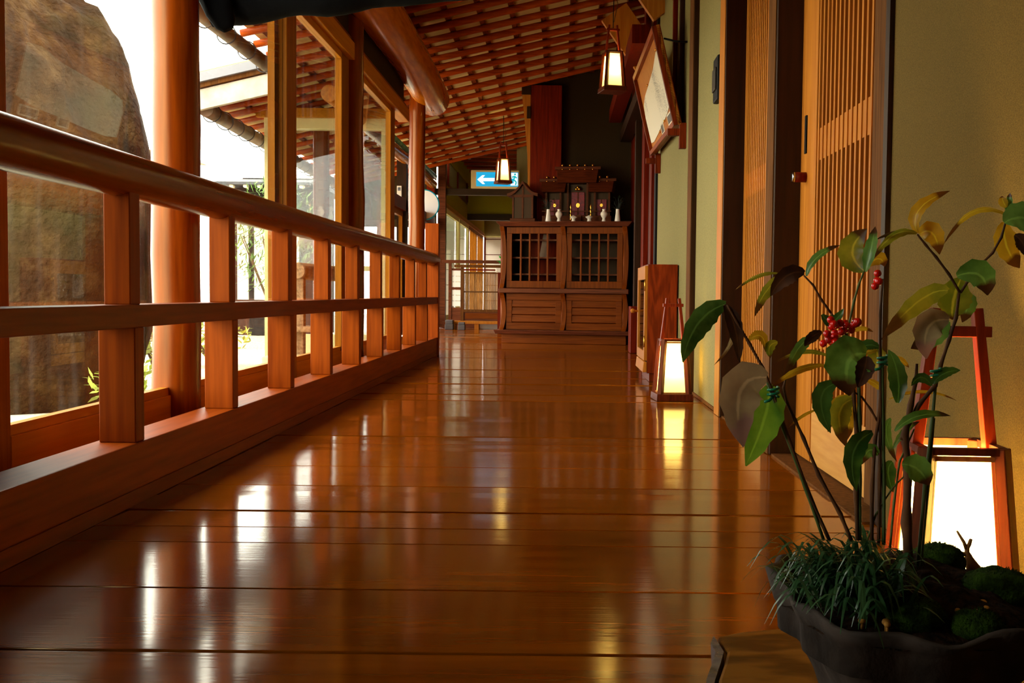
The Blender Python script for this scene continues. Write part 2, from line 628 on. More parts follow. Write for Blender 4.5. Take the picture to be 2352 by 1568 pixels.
# overlapping meeting stile of the next sash, a step further out
structure(MB().box(-1.135, -1.108, 4.05, 4.15, 0.004, 1.615).build('trim_3', M['sash']))

# ---- right: plaster bays, dark posts, jambs
structure(MB().box(0.64, 0.72, -2.6, 2.03, 0, 2.7).build('wall_right', M['plastershade']))
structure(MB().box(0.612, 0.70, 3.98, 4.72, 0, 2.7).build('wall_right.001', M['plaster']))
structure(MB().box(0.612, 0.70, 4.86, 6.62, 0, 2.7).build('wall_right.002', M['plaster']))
structure(MB().box(0.60, 0.72, 2.94, 3.06, 0, 2.7).build('trim_4', M['darkpost'], bevel=0.002))
structure(MB().box(0.597, 0.600, 2.955, 3.055, 0, 2.7).build('trim_5', M['jamb']))  # thin paler strip puts window light on the post's side face
structure(MB().box(0.598, 0.72, 3.85, 3.985, 0, 2.7).build('trim_6', M['darkpost'], bevel=0.002))
structure(MB().box(0.595, 0.598, 3.862, 3.98, 0, 2.7).build('trim_7', M['lattice']))  # paler wood stands in for lantern light on this post side
structure(MB().box(0.590, 0.70, 4.72, 4.86, 0, 2.7).build('trim_8', M['darkpost']))
structure(MB().box(0.587, 0.590, 4.725, 4.86, 0, 2.7).build('trim_9', M['jamb']))  # paler facing gives the dark post its lit side
structure(MB().box(0.598, 0.70, 6.62, 6.72, 0, 2.7).build('trim_10', M['iron']))  # black block stands in for the shaded gap after the plaster
structure(MB().box(0.630, 0.72, 2.03, 2.055, 0, 2.7).build('trim_11', M['darkpost']))
# threshold board in front of the doors, strip behind the lattice
structure(MB().box(0.605, 0.72, 2.05, 2.94, -0.02, 0.004).build('trim_12', M['jamb']))
structure(MB().box(0.605, 0.72, 3.06, 3.85, -0.02, 0.004).build('trim_13', M['jamb']))
structure(MB().box(0.725, 0.78, -2.6, 6.72, 0, 2.75).build('wall_right.003', M['darkpost']))
structure(MB().box(-1.2, 0.78, -2.7, -2.6, 0, 2.7).build('wall_back', M['plasterdark']))  # unseen end wall, kept dark to cut light from behind the camera
# thin bead at the foot of the plaster
structure(MB().box(0.606, 0.613, 3.99, 4.72, 0, 0.012).build('baseboard_right', M['jamb']))
structure(MB().box(0.606, 0.613, 4.86, 6.62, 0, 0.012).build('baseboard_right.001', M['jamb']))

# ---- lattice doors


def lattice_door(n, y0, y1, sl, sr, count, rails, post=False):
    """y0 near end, y1 far end; sl far stile, sr near stile width"""
    e = structure(empty('door_%d' % n, (0.69, (y0 + y1) / 2, 0.006)))
    X = 0.672
    MB().box(X, X + 0.034, y1 - sl, y1, 0.008, 2.5).build('stile', M['lattice'], e, bevel=0.002)
    MB().box(X - (0.012 if post else 0), X + 0.032, y0, y0 + sr, 0.008, 2.5).build('stile', M['jamb'] if post else M['lattice'], e, bevel=0.002)
    a, b = y0 + sr, y1 - sl
    MB().box(X + 0.003, X + 0.025, a, b, 0.008, 0.165).build('kick_panel', M['panel'], e)
    MB().box(X + 0.028, X + 0.034, a, b, 0.165, 2.5).build('backboard', M['lattice_back'], e)
    p = (b - a) / count
    src = None
    for k in range(count):
        y = a + (k + 0.5) * p
        if src is None:
            src = MB().box(X + 0.001, X + 0.026, y - 0.0065, y + 0.0065, 0.165, 2.5).build('slat', M['lattice'], e)
            ys = y
        else:
            clone(src, e, Vector((0, y - ys, 0)))
    for z0, z1 in rails:
        MB().box(X + 0.004, X + 0.022, a, b, z0, z1).build('cross_rail', M['lattice'], e)
    return e


d1 = lattice_door(1, 2.055, 2.94, 0.17, 0.175, 14, ((0.807, 0.89), (0.315, 0.335), (1.75, 1.83)), True)
MB().box(0.668, 0.673, 2.868, 2.886, 0.842, 0.945).build('finger_pull', M['iron'], d1)
m = MB()
m.tube([(0.672, 2.875, 0.777), (0.640, 2.875, 0.777)], 0.014, 16)
m.build('lock_cylinder', M['redwood'], d1)
m = MB()
m.tube([(0.640, 2.875, 0.777), (0.634, 2.875, 0.777), (0.633, 2.875, 0.777)], [0.0145, 0.0145, 0.009], 16)
m.build('lock_face', plain('chrome', (200, 200, 200), 0.15, 0.5, metal=1.0), d1)
d2 = lattice_door(2, 3.07, 3.90, 0.075, 0.30, 14, ((0.807, 0.89), (1.75, 1.83)))

# ---- far end of the corridor
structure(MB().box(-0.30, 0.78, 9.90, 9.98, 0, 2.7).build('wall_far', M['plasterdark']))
structure(MB().box(0.66, 0.78, 6.72, 9.9, 0, 2.7).build('wall_right.004', M['redwood']))
for i, (ya, yb, x0, mat) in enumerate(((6.80, 6.93, 0.585, 'redwood'), (7.05, 7.15, 0.60, 'darkpost'), (7.6, 7.75, 0.60, 'redwood'), (8.6, 8.72, 0.61, 'darkpost'))):
    structure(MB().box(x0, 0.68, ya, yb, 0, 2.6).build('trim_%d' % (14 + i), M[mat], bevel=0.002))
# right-hand gable plaster and the opening into the rooms beyond
structure(MB().box(-0.58, -0.2, 13.60, 13.68, 1.3, 2.6).build('wall_far.001', M['plaster']))
structure(MB().box(-1.70, 0.10, 13.50, 13.62, 1.715, 1.795).build('trim_18', M['darkbeam']))
structure(MB().box(-1.585, -1.485, 13.46, 13.58, 0, 2.35).build('trim_19', M['cabdark']))
structure(MB().box(-1.75, -1.585, 13.48, 13.55, 1.60, 1.665).build('trim_20', M['redwood']))
structure(MB().box(-1.72, -1.62, 13.40, 13.55, 1.72, 1.92).build('trim_21', M['redwood']))
# second room: left wall with tall glazed doors, green frieze, end wall of paper screens
structure(MB().box(-1.56, -1.50, 13.6, 20.5, 1.62, 1.86).build('wall_left.001', M['greenplaster']))
structure(MB().box(-1.56, -1.50, 13.62, 20.5, 2.20, 2.60).build('wall_left.003', M['greenplaster']))
structure(MB().box(-1.56, -1.50, 13.62, 20.5, 1.86, 1.90).build('trim_27', M['redwood']))
for k, y in enumerate((13.9, 15.2, 16.7, 18.3)):
    structure(MB().box(-1.56, -1.49, y, y + 0.1, 1.90, 2.20).build('trim_%d' % (28 + k), M['redwood']))
structure(MB().box(-1.555, -1.515, 13.62, 20.5, 1.90, 2.20).build('wall_left.005', M['plaster']))  # plaster infill added to dim the transom openings
structure(MB().box(-2.66, 0.78, 13.55, 13.63, 2.36, 3.0).build('wall_far.004', M['plasterdark']))
structure(MB().box(-2.66, -1.62, 13.55, 13.63, 1.3, 2.36).build('wall_far.005', M['plasterdark']))
structure(MB().box(-1.50, 0.75, 16.80, 16.88, 1.72, 2.15).build('wall_far.002', M['greenplaster']))
structure(MB().box(-1.52, 0.75, 16.76, 16.90, 1.62, 1.72).build('trim_22', M['darkbeam']))
structure(MB().box(-1.56, -1.49, 13.6, 20.5, 1.56, 1.62).build('trim_23', M['sash_y']))
structure(MB().box(0.72, 0.78, 9.98, 20.6, 0, 3.0).build('wall_right.005', M['plaster']))
structure(MB().box(-1.62, 0.78, 20.5, 20.56, 1.55, 3.0).build('wall_far.003', M['plaster']))
# room ceiling with slats
c2 = structure(MB().box(-1.62, 0.78, 13.63, 20.56, 2.46, 2.52).build('ceiling.001', M['batten']))
s0 = None
for k in range(14):
    y = 13.9 + 0.46 * k
    if s0 is None:
        s0 = MB().box(-1.6, 0.76, y - 0.02, y + 0.02, 2.42, 2.46).build('ceiling_slat', M['rafter'], c2)
    else:
        clone(s0, c2, Vector((0, 0.46 * k, 0)))


cm, cnt, cb = new_mat('pale_curtain')
cb.inputs['Base Color'].default_value = (0.75, 0.74, 0.62, 1)
cb.inputs['Roughness'].default_value = 0.9
ctl = nd(cnt, 'ShaderNodeBsdfTranslucent')
ctl.inputs[0].default_value = (0.62, 0.62, 0.48, 1)
cms = nd(cnt, 'ShaderNodeMixShader')
cms.inputs[0].default_value = 0.7
cnt.links.new(cb.outputs[0], cms.inputs[1])
cnt.links.new(ctl.outputs[0], cms.inputs[2])
cnt.links.new(cms.outputs[0], cnt.nodes['Material Output'].inputs[0])
M['curtain'] = cm


def glazed_door(n, y0, y1, x=-1.53, z1=1.56, slats=0, st=0.06, mat='sash', base=0.03, curtain=True):
    e = structure(empty('window_%d' % n, (x, (y0 + y1) / 2, 0.0)))
    for a, b in ((y0, y0 + st), (y1 - st, y1)):
        MB().box(x - 0.018, x + 0.018, a, b, base, z1).build('stile', M[mat], e)
    MB().box(x - 0.018, x + 0.018, y0 + st, y1 - st, base, 0.12 + base).build('bottom_rail', M[mat], e)
    MB().box(x - 0.018, x + 0.018, y0 + st, y1 - st, z1 - 0.06, z1).build('top_rail', M[mat], e)
    MB().box(x - 0.002, x + 0.002, y0 + st, y1 - st, 0.12 + base, z1 - 0.06).build('pane', M['glassclean'], e)
    if curtain:
        m = MB()
        n = 40
        vs, fs = [], []
        for i in range(n + 1):
            y = y0 + st + (y1 - y0 - 2 * st) * i / n
            dx = 0.012 * math.sin(i * 1.3)
            vs += [(x - 0.05 + dx, y, base + 0.1), (x - 0.05 + dx, y, z1 - 0.02)]
        for i in range(n):
            fs.append((2 * i, 2 * i + 2, 2 * i + 3, 2 * i + 1))
        m._add(vs, fs, True)
        m.build('curtain', M['curtain'], e).modifiers.new('thick', 'SOLIDIFY').thickness = 0.003
    p = (y1 - y0 - 2 * st) / (slats + 1)
    for k in range(slats):
        y = y0 + st + p * (k + 1)
        MB().box(x + 0.002, x + 0.028, y - 0.02, y + 0.02, 0.12 + base, z1 - 0.06).build('slat', M['sash'], e)
    return e


structure(MB().box(-1.57, -1.49, 13.6, 20.5, 0, 0.03).build('baseboard_left.001', M['sash_y']))
glazed_door(5, 13.65, 15.6, slats=0, st=0.1, mat='cream_frame')
glazed_door(6, 15.62, 17.2, slats=0, st=0.1, mat='cream_frame')
glazed_door(7, 17.22, 18.8, slats=4, curtain=False)
glazed_door(8, 18.82, 20.45, slats=4, curtain=False)
# paper screens at the end
for k in range(4):
    x0 = -1.50 + 0.56 * k
    e = structure(empty('door_%d' % (3 + k), (x0 + 0.28, 20.48, 0)))
    MB().box(x0 + 0.02, x0 + 0.54, 20.475, 20.482, 0.0, 1.55).build('paper', M['paper'], e)
    for xa, xb in ((x0, x0 + 0.03), (x0 + 0.53, x0 + 0.56)):
        MB().box(xa, xb, 20.46, 20.49, 0.0, 1.55).build('stile', M['redwood'], e)
    for z in (0.3, 0.6, 0.9, 1.2, 1.5):
        MB().box(x0 + 0.03, x0 + 0.53, 20.468, 20.475, z, z + 0.012).build('muntin', M['redwood'], e)
structure(MB().box(-1.1, -0.9, 19.4, 19.6, 1.25, 1.6).build('trim_24', M['redwood']))

# ---- left opening beyond the sashes: dark post with windows behind
structure(MB().box(-1.72, -1.62, 10.95, 11.07, 0, 1.95).build('trim_25', M['darkpost']))
structure(MB().box(-1.72, -1.62, 9.6, 13.5, 1.30, 1.42).build('trim_26', M['redwood']))
glazed_door(9, 9.6, 10.95, x=-1.67, z1=1.30, st=0.07, mat='sash', curtain=False)
glazed_door(10, 11.07, 12.25, x=-1.67, z1=1.30, st=0.07, mat='sash', curtain=False)
glazed_door(11, 12.25, 13.45, x=-1.67, z1=1.30, st=0.07, mat='sash', curtain=False)

# ---- garden ground
gm = plain('pale_gravel', (206, 196, 170), 0.95, 0.1, noise=0.3, nscale=40, bump=0.5, bscale=120)
gr = MB()
N = 24
vs, fs = [], []
for i in range(N + 1):
    for j in range(N + 1):
        x = -26 + 24.9 * i / N
        y = -6 + 40 * j / N
        vs.append((x, y, -0.32 + 0.05 * math.sin(x * 1.7) * math.cos(y * 1.3) - (0.02 if x > -2 else 0)))
for i in range(N):
    for j in range(N):
        a = i * (N + 1) + j
        fs.append((a, a + N + 1, a + N + 2, a + 1))
gr._add(vs, fs, True)
structure(gr.build('ground', gm))

# ================================================================== POSTS AND BEAMS
def log_pillar(x, y, r, z1, label, seed, taper=0.97):
    q = random.Random(seed)
    n = 13
    pts, rad = [], []
    for i in range(n):
        z = z1 * i / (n - 1)
        pts.append((x + q.uniform(-0.004, 0.004), y + q.uniform(-0.004, 0.004), z))
        rad.append(r * (1 + (taper - 1) * i / (n - 1)) * q.uniform(0.975, 1.025))
    m = MB().tube(pts, rad, 28)
    k = len(m.v)
    # shallow hollows of the peeled trunk
    c = Vector((x, y, 0))
    for i, v in enumerate(m.v):
        a = math.atan2(v.y - y, v.x - x)
        f = 1 + 0.018 * math.sin(3 * a + seed + v.z * 2.1) * math.sin(v.z * 4 + seed) + 0.012 * math.sin(5 * a - v.z * 3 + seed)
        m.v[i] = Vector((x + (v.x - x) * f, y + (v.y - y) * f, v.z))
    o = m.build('log_pillar', M['log'])
    return tag(o, label, 'pillar', 'peeled log pillars along the windows')


log_pillar(-1.08, 2.93, 0.066, roof_z(-1.08) + 0.03, 'thick peeled log pillar nearest the camera, beside the standing stone outside', 1)
log_pillar(-1.07, 5.35, 0.062, roof_z(-1.08) + 0.03, 'peeled log pillar lit gold on one side, between two glazed sashes', 2)
log_pillar(-1.065, 7.73, 0.060, 1.93, 'slim log pillar standing free beyond the last sash, under the end of the log beam', 3)

m = MB()
pts, rad = [], []
for i in range(24):
    y = -2.5 + (8.12 + 2.5) * i / 23
    pts.append((-0.985 + 0.01 * math.sin(y * 1.3), y, 1.945 + 0.008 * math.sin(y * 1.9 + 1)))
    rad.append(0.125 * (1 + 0.02 * math.sin(y * 2.7)))
pts += [(-0.985, 8.15, 1.945)]
rad += [0.112]
m.tube(pts, rad, 28)
tag(m.build('log_beam', M['log_y']), 'thick glossy log beam with a sawn end, resting over the left pillars', 'beam')

m = MB()
m.tube([(-1.64 + 0.008 * math.sin(i), 7.4 + 0.5 * i, 1.845 + 0.006 * math.sin(i * 2)) for i in range(13)], 0.06, 18)
tag(m.build('eave_beam', M['log_y']), 'thinner log eave beam under a green gutter, beyond the free-standing pillar', 'beam')
t = thing('eave_gutter', 'green weathered copper gutter lying on the far eave beam', 'gutter', (-1.60, 10.4, 1.91))
m = MB()
m.tube([(-1.60, 8.62, 1.925), (-1.60, 13.3, 1.925)], 0.026, 12)
m.build('channel', M['patina'], t)

# big square pillar with its bright guard board, left of the shrine
t = thing('square_pillar', 'broad red-brown square pillar rising behind the shrine cabinet', 'pillar', (-0.145, 9.88, 0))
MB().box(-0.29, 0.0, 9.78, 9.9, 0, 2.39).build('shaft', M['redwood'], t, bevel=0.004)
m = MB()
m.prism([(-0.372, 9.80, 2.30), (-0.292, 9.80, 2.30), (-0.292, 9.80, 1.1), (-0.305, 9.80, 1.1), (-0.318, 9.80, 1.75), (-0.345, 9.80, 2.05)], (0, -0.02, 0), (0, 0.05, 0))
o = m.build('guard_board', M['lattice'], t)
o['label'] = 'pale curved board on the pillar edge, lit by the lantern'
MB().box(-0.375, -0.29, 9.77, 9.86, 2.30, 2.40).build('cap_block', M['darkpost'], t)
MB().box(-0.325, -0.29, 9.765, 9.79, 2.08, 2.19).build('notch', M['darkpost'], t)

# brace boards falling to the right wall
for i, (ya, x0, z0, x1, z1, wd, lab) in enumerate((
        (7.45, 0.36, 2.44, 0.66, 2.02, 0.21, 'lower wide brown soffit board falling to the right wall behind the hanging lantern'),
        (6.35, 0.40, 2.46, 0.62, 2.15, 0.18, 'upper wide brown soffit board above the leaning sign board'))):
    m = MB()
    m.bar((x0, ya, z0), (x1, ya, z1), wd, 0.05, side=Vector((0.8, 0, 0.6)))
    tag(m.build('soffit_board', M['lattice']), lab, 'board')  # paler wood carries the lantern light falling on these boards
m = MB()
m.bar((0.50, 6.75, 2.12), (0.50, 9.85, 2.12), 0.11, 0.12)
tag(m.build('wall_plate', M['redwood']), 'red-brown beam running along the right wall toward the shrine', 'beam')
m = MB()
m.bar((0.60, 6.75, 1.93), (0.60, 9.85, 1.93), 0.10, 0.10)
tag(m.build('wall_plate', M['darkbeam']), 'dark beam just below the red-brown beam on the right wall', 'beam')

# ================================================================== RAILING
t = thing('railing', 'long cedar corridor railing with round handrail and square balusters', 'railing', (-0.93, 2.9, 0))
MB().box(-0.972, -0.8835, -0.4, 7.5, 0.0, 0.0315).build('base_strip', M['cedar'], t)
MB().box(-0.980, -0.8824, -0.4, 7.5, 0.0317, 0.1287).build('sill', M['cedar'], t, bevel=0.003)
MB().box(-0.962, -0.8824, -0.4, 7.5, 0.371, 0.4185).build('mid_rail', M['cedar'], t, bevel=0.002)
m = MB()
pts, rad = [], []
for i in range(30):
    y = -0.4 + 8.0 * i / 29
    pts.append((-0.922 + 0.002 * math.sin(y), y, 0.690 + 0.0015 * math.sin(y * 1.4)))
    rad.append(0.047)
m.tube(pts, rad, 26)
m.build('handrail', M['handrail'], t)
src = None
for y in (0.87, 1.52, 2.17, 2.82, 3.43, 4.02, 4.60, 5.19, 5.79, 6.38, 6.96):
    if src is None:
        lo = MB().box(-0.9635, -0.886, y, y + 0.047, 0.1287, 0.371).build('baluster_foot', M['cedar_z'], t, bevel=0.0025)
        hi = MB().box(-0.9485, -0.8935, y - 0.004, y + 0.048, 0.4185, 0.668).build('baluster', M['cedar_z'], t, bevel=0.002)
        src = y
    else:
        clone(lo, t, Vector((0, y - src, 0)))
        clone(hi, t, Vector((0, y - src, 0)))
MB().box(-0.972, -0.876, 7.5, 7.585, 0, 0.948).build('end_post', M['cedar_z'], t, bevel=0.003)

# ================================================================== BLACK ROLLED CURTAIN
t = thing('rolled_curtain', 'black cloth curtain rolled up and slung across the corridor above the railing', 'curtain', (-1.0, 3.05, 1.25))
q = random.Random(4)
pts, rad = [], []
for i in range(40):
    f = i / 39
    x = -1.03 + f * 1.66
    pts.append((x, 3.06 + 0.008 * math.sin(i * 0.7), 1.272 + 0.20 * f + 0.004 * math.sin(i * 1.3)))
    rad.append(0.060 + 0.004 * math.sin(i * 0.9) + q.uniform(-0.002, 0.002))
m = MB().tube(pts, rad, 18, squash=0.9)
m.build('roll', M['cloth'], t)
m = MB()
m.tube([(-0.99, 3.00, 1.29), (-0.975, 2.995, 1.24), (-0.958, 2.995, 1.205), (-0.950, 2.995, 1.19)], [0.05, 0.04, 0.03, 0.016], 14, squash=0.7)
m.build('loose_end', M['cloth'], t)
m = MB()
m.tube([(-0.985 + 0.006 * math.sin(k), 3.06, 1.30) for k in range(2)] + [(-1.03, 3.0, 1.36)], 0.006, 8)
m.build('tie_cord', M['iron'], t)
# upper fold lit from the window
m = MB()
vs, fs = [], []
for i in range(30):
    f = i / 29
    x = -1.02 + f * 1.62
    for j in range(5):
        vs.append((x, 3.07 + 0.012 * math.sin(i * 0.8 + j) + 0.012 * j, 1.31 + 0.20 * f + 0.045 * j))
for i in range(29):
    for j in range(4):
        a = i * 5 + j
        fs.append((a, a + 5, a + 6, a + 1))
m._add(vs, fs, True)
o = m.build('upper_fold', M['cloth'], t)
o.modifiers.new('thick', 'SOLIDIFY').thickness = 0.004

# ================================================================== LANTERNS


def paper_mat(name, col, glow_s):
    m = bpy.data.materials.new(name)
    m.use_nodes = True
    nt = m.node_tree
    nt.nodes.clear()
    out = nd(nt, 'ShaderNodeOutputMaterial')
    tr = nd(nt, 'ShaderNodeBsdfTranslucent')
    tr.inputs[0].default_value = (*col, 1)
    df = nd(nt, 'ShaderNodeBsdfDiffuse')
    df.inputs[0].default_value = (0.8, 0.72, 0.5, 1)
    mx = nd(nt, 'ShaderNodeMixShader')
    mx.inputs[0].default_value = 0.3
    nt.links.new(tr.outputs[0], mx.inputs[1])
    nt.links.new(df.outputs[0], mx.inputs[2])
    em = nd(nt, 'ShaderNodeEmission')
    em.inputs[0].default_value = (1.0, 0.78, 0.22, 1)
    em.inputs[1].default_value = glow_s
    ad = nd(nt, 'ShaderNodeAddShader')
    nt.links.new(mx.outputs[0], ad.inputs[0])
    nt.links.new(em.outputs[0], ad.inputs[1])
    nt.links.new(ad.outputs[0], out.inputs[0])
    return m


M['lpaper'] = paper_mat('lantern_paper', (0.95, 0.84, 0.48), 0.8)
M['bulb'] = glow('lantern_bulb', (255, 226, 150), 12)
M['bulb'].cycles.emission_sampling = 'NONE'


def lantern(loc, rz, label, watts, group=None, hang=None, bh=0.070, th=0.053, hz=0.262, handle=0.175, base=True):
    t = thing('paper_lantern', label, 'lantern', loc, rz, group)
    L = True
    m = MB()
    b = 0.0775
    m.hexa([(-b - .002, -b - .002, 0), (b + .002, -b - .002, 0), (b + .002, b + .002, 0), (-b - .002, b + .002, 0)],
           [(-b, -b, 0.030), (b, -b, 0.030), (b, b, 0.030), (-b, b, 0.030)])
    m.build('base', M['lantwood'], t, local=L, bevel=0.003)
    # four corner posts set diagonally, leaning in
    for sx, sy in ((-1, -1), (1, -1), (1, 1), (-1, 1)):
        m = MB()
        m.bar((sx * (bh - 0.009), sy * (bh - 0.009), 0.028), (sx * (th - 0.008), sy * (th - 0.008), hz), 0.021, 0.021, side=Vector((sx, -sy, 0)), w2=0.019, h2=0.019)
        m.build('corner_post', M['lantwood'], t, local=L, bevel=0.0015)
    # rim
    for sx, sy in ((0, -1), (1, 0), (0, 1), (-1, 0)):
        m = MB()
        dx, dy = -sy, sx
        r = th - 0.004
        p = Vector((sx * r - dx * (r - 0.008), sy * r - dy * (r - 0.008), hz - 0.004))
        q = Vector((sx * r + dx * (r - 0.008), sy * r + dy * (r - 0.008), hz - 0.004))
        m.bar(p, q, 0.011, 0.009, side=Vector((sx, sy, 0)))
        m.build('rim', M['lantwood'], t, local=L)
        # paper pane with a pale wooden liner round it
        n = Vector((sx, sy, 0))
        d = Vector((dx, dy, 0))

        def pt(u, f, off=0.0):
            hw = (bh - 0.014) + ((th - 0.011) - (bh - 0.014)) * f
            dist = (bh - 0.012) + ((th - 0.009) - (bh - 0.012)) * f
            return n * (dist + off) + d * (u * hw) + Vector((0, 0, 0.029 + (hz - 0.009 - 0.029) * f))
        m = MB()
        m.quad(pt(-1, 0), pt(1, 0), pt(1, 1), pt(-1, 1))
        m.build('paper', M['lpaper'], t, local=L)
        m = MB()
        for u in (-0.93, 0.93):
            m.bar(pt(u, 0.02, 0.003), pt(u, 0.98, 0.003), 0.006, 0.006, side=d)
        m.bar(pt(-0.93, 0.02, 0.003), pt(0.93, 0.02, 0.003), 0.006, 0.006, side=n)
        m.bar(pt(-0.93, 0.98, 0.003), pt(0.93, 0.98, 0.003), 0.006, 0.006, side=n)
        m.build('liner', M['lantinner'], t, local=L)
    # carrying handle
    zt = hz + handle
    for sx in (-1, 1):
        m = MB()
        m.bar((sx * (th - 0.003), 0, hz - 0.03), (sx * 0.026, 0, zt), 0.015, 0.018, side=Vector((1, 0, 0)), w2=0.012, h2=0.016)
        m.build('handle_post', M['lantred'], t, local=L, bevel=0.001)
    m = MB()
    zc = zt - 0.03
    m.bar((-0.044, 0, zc), (0.044, 0, zc), 0.014, 0.016, side=Vector((0, 0, 1)))
    m.build('crossbar', M['lantred'], t, local=L, bevel=0.001)
    m = MB()
    m.lathe([(0.004, 0.03), (0.010, 0.05), (0.008, 0.075)], n=12)
    m.build('lamp_holder', M['iron'], t, local=L)
    m = MB()
    m.ball((0, 0, 0.125), 0.016, 12, 9, (1, 1, 1.5))
    m.build('bulb', M['bulb'], t, local=L)
    ld = bpy.data.lights.new('lantern_light', 'POINT')
    ld.energy = watts
    ld.color = (1.0, 0.72, 0.25)
    ld.shadow_soft_size = 0.012
    lo = bpy.data.objects.new('lantern_light', ld)
    C.objects.link(lo)
    lo.parent = t
    lo.location = (0, 0, 0.165)
    if hang is not None:
        m = MB()
        pts = [(0, 0, zc), (0.002, 0.001, zc + (hang - zc) * 0.5), (0, 0, hang)]
        m.tube(pts, 0.003, 8)
        m.build('hanging_cord', M['iron'], t, local=L)
        m = MB()
        m.tube([(0.003, 0, hang - 0.015), (0.003, 0, hang - 0.10), (0.03, 0, hang - 0.19), (0.006, 0.003, zc + 0.05)], 0.0025, 6)
        m.build('flex', M['cord'], t, local=L)
    return t


lantern((0.487, 4.475, 0.0), math.radians(5), 'lit paper floor lantern between the small wall cabinet and the plaster wall', 3.6, 'square paper lanterns')
lantern((0.512, 1.345, 0.0), math.radians(-3), 'brightest lit paper floor lantern, behind the potted plant', 26.0, 'square paper lanterns')
lantern((0.33, 6.90, 1.775), math.radians(14), 'lit paper lantern hanging beside the leaning sign board', 3.2, 'square paper lanterns', hang=roof_z(0.33) - 1.775 + 0.05)
lantern((-0.61, 11.0, 1.60), math.radians(20), 'small lit paper lantern hanging in front of the blue arrow sign', 4.0, 'square paper lanterns', hang=roof_z(-0.61) - 1.60 + 0.05)

# ================================================================== SHRINE CABINET
def swell(x, z0, z1, y, wd, bulge, flare, n=12):
    """front edge profile of the bowed posts: pieces from z0 to z1"""
    return [(x, z0 + (z1 - z0) * i / n, bulge * math.sin(PI * i / n) + flare * (2 * i / n - 1) ** 4) for i in range(n + 1)]


CW, CD = 1.155, 0.44
t = thing('display_cabinet', 'wide wooden cabinet with barred glass doors standing at the corridor end', 'cabinet', (0.03, 9.36, 0), math.radians(-9))
h = CW / 2
m = MB().box(-h + 0.01, h - 0.01, 0.02, CD, 0, 0.085)
m.build('plinth', M['cab_x'], t, local=True, bevel=0.003)
m = MB()
m.hexa([(-h - 0.04, -0.035, 0.085), (h + 0.04, -0.035, 0.085), (h + 0.04, CD, 0.085), (-h - 0.04, CD, 0.085)],
       [(-h - 0.055, -0.05, 0.122), (h + 0.055, -0.05, 0.122), (h + 0.055, CD, 0.122), (-h - 0.055, CD, 0.122)])
m.build('base_ledge', M['cabdark'], t, local=True, bevel=0.005)
MB().box(-h - 0.012, h + 0.012, -0.03, CD, 0.455, 0.498).build('middle_ledge', M['cabdark'], t, local=True, bevel=0.006)
m = MB()
m.hexa([(-h + 0.0, -0.02, 1.055), (h, -0.02, 1.055), (h, CD, 1.055), (-h, CD, 1.055)],
       [(-h - 0.04, -0.05, 1.098), (h + 0.04, -0.05, 1.098), (h + 0.04, CD, 1.098), (-h - 0.04, CD, 1.098)])
m.build('top_board', M['cabdark'], t, local=True, bevel=0.004)
m = MB()
m.box(-h + 0.01, -h + 0.03, 0.02, CD, 0.122, 1.055)
m.build('side_panel', M['cab'], t, local=True)
m = MB()
m.box(h - 0.03, h - 0.01, 0.02, CD, 0.122, 1.055)
m.build('side_panel', M['cab'], t, local=True)
MB().box(-h + 0.03, h - 0.03, CD - 0.02, CD, 0.122, 1.055).build('back_panel', M['darkpost'], t, local=True)  # dark wood stands in for the shade inside the cabinet
for z in (0.62, 0.77, 0.93):
    MB().box(-h + 0.03, h - 0.03, 0.09, CD - 0.02, z, z + 0.014).build('shelf', M['cabdark'], t, local=True)
# bowed posts: narrow waist, flaring to the ledges
for x in (-h + 0.022, 0.0, h - 0.022):
    for z0, z1 in ((0.122, 0.455), (0.498, 1.055)):
        n = 14
        m = MB()
        wd = 0.042
        prof = []
        for i in range(n + 1):
            f = i / n
            prof.append((0.012 - 0.030 * (abs(2 * f - 1) ** 5), z0 + (z1 - z0) * f))
        poly = [(0, y, z) for y, z in prof] + [(0, 0.05, z1), (0, 0.05, z0)]
        sgn = -1 if x < -0.1 else (1 if x > 0.1 else 0)
        m.prism(poly, (x - wd / 2, 0, 0), (x + wd / 2, 0, 0))
        # the sideways swing of the post edge
        for i, v in enumerate(m.v):
            f = (v.z - z0) / (z1 - z0)
            v.x += (-0.016 + 0.030 * math.sin(PI * f)) * (0.55 if sgn >= 0 else 0.7)
        m.build('bowed_post', M['cab'], t, local=True, bevel=0.003)
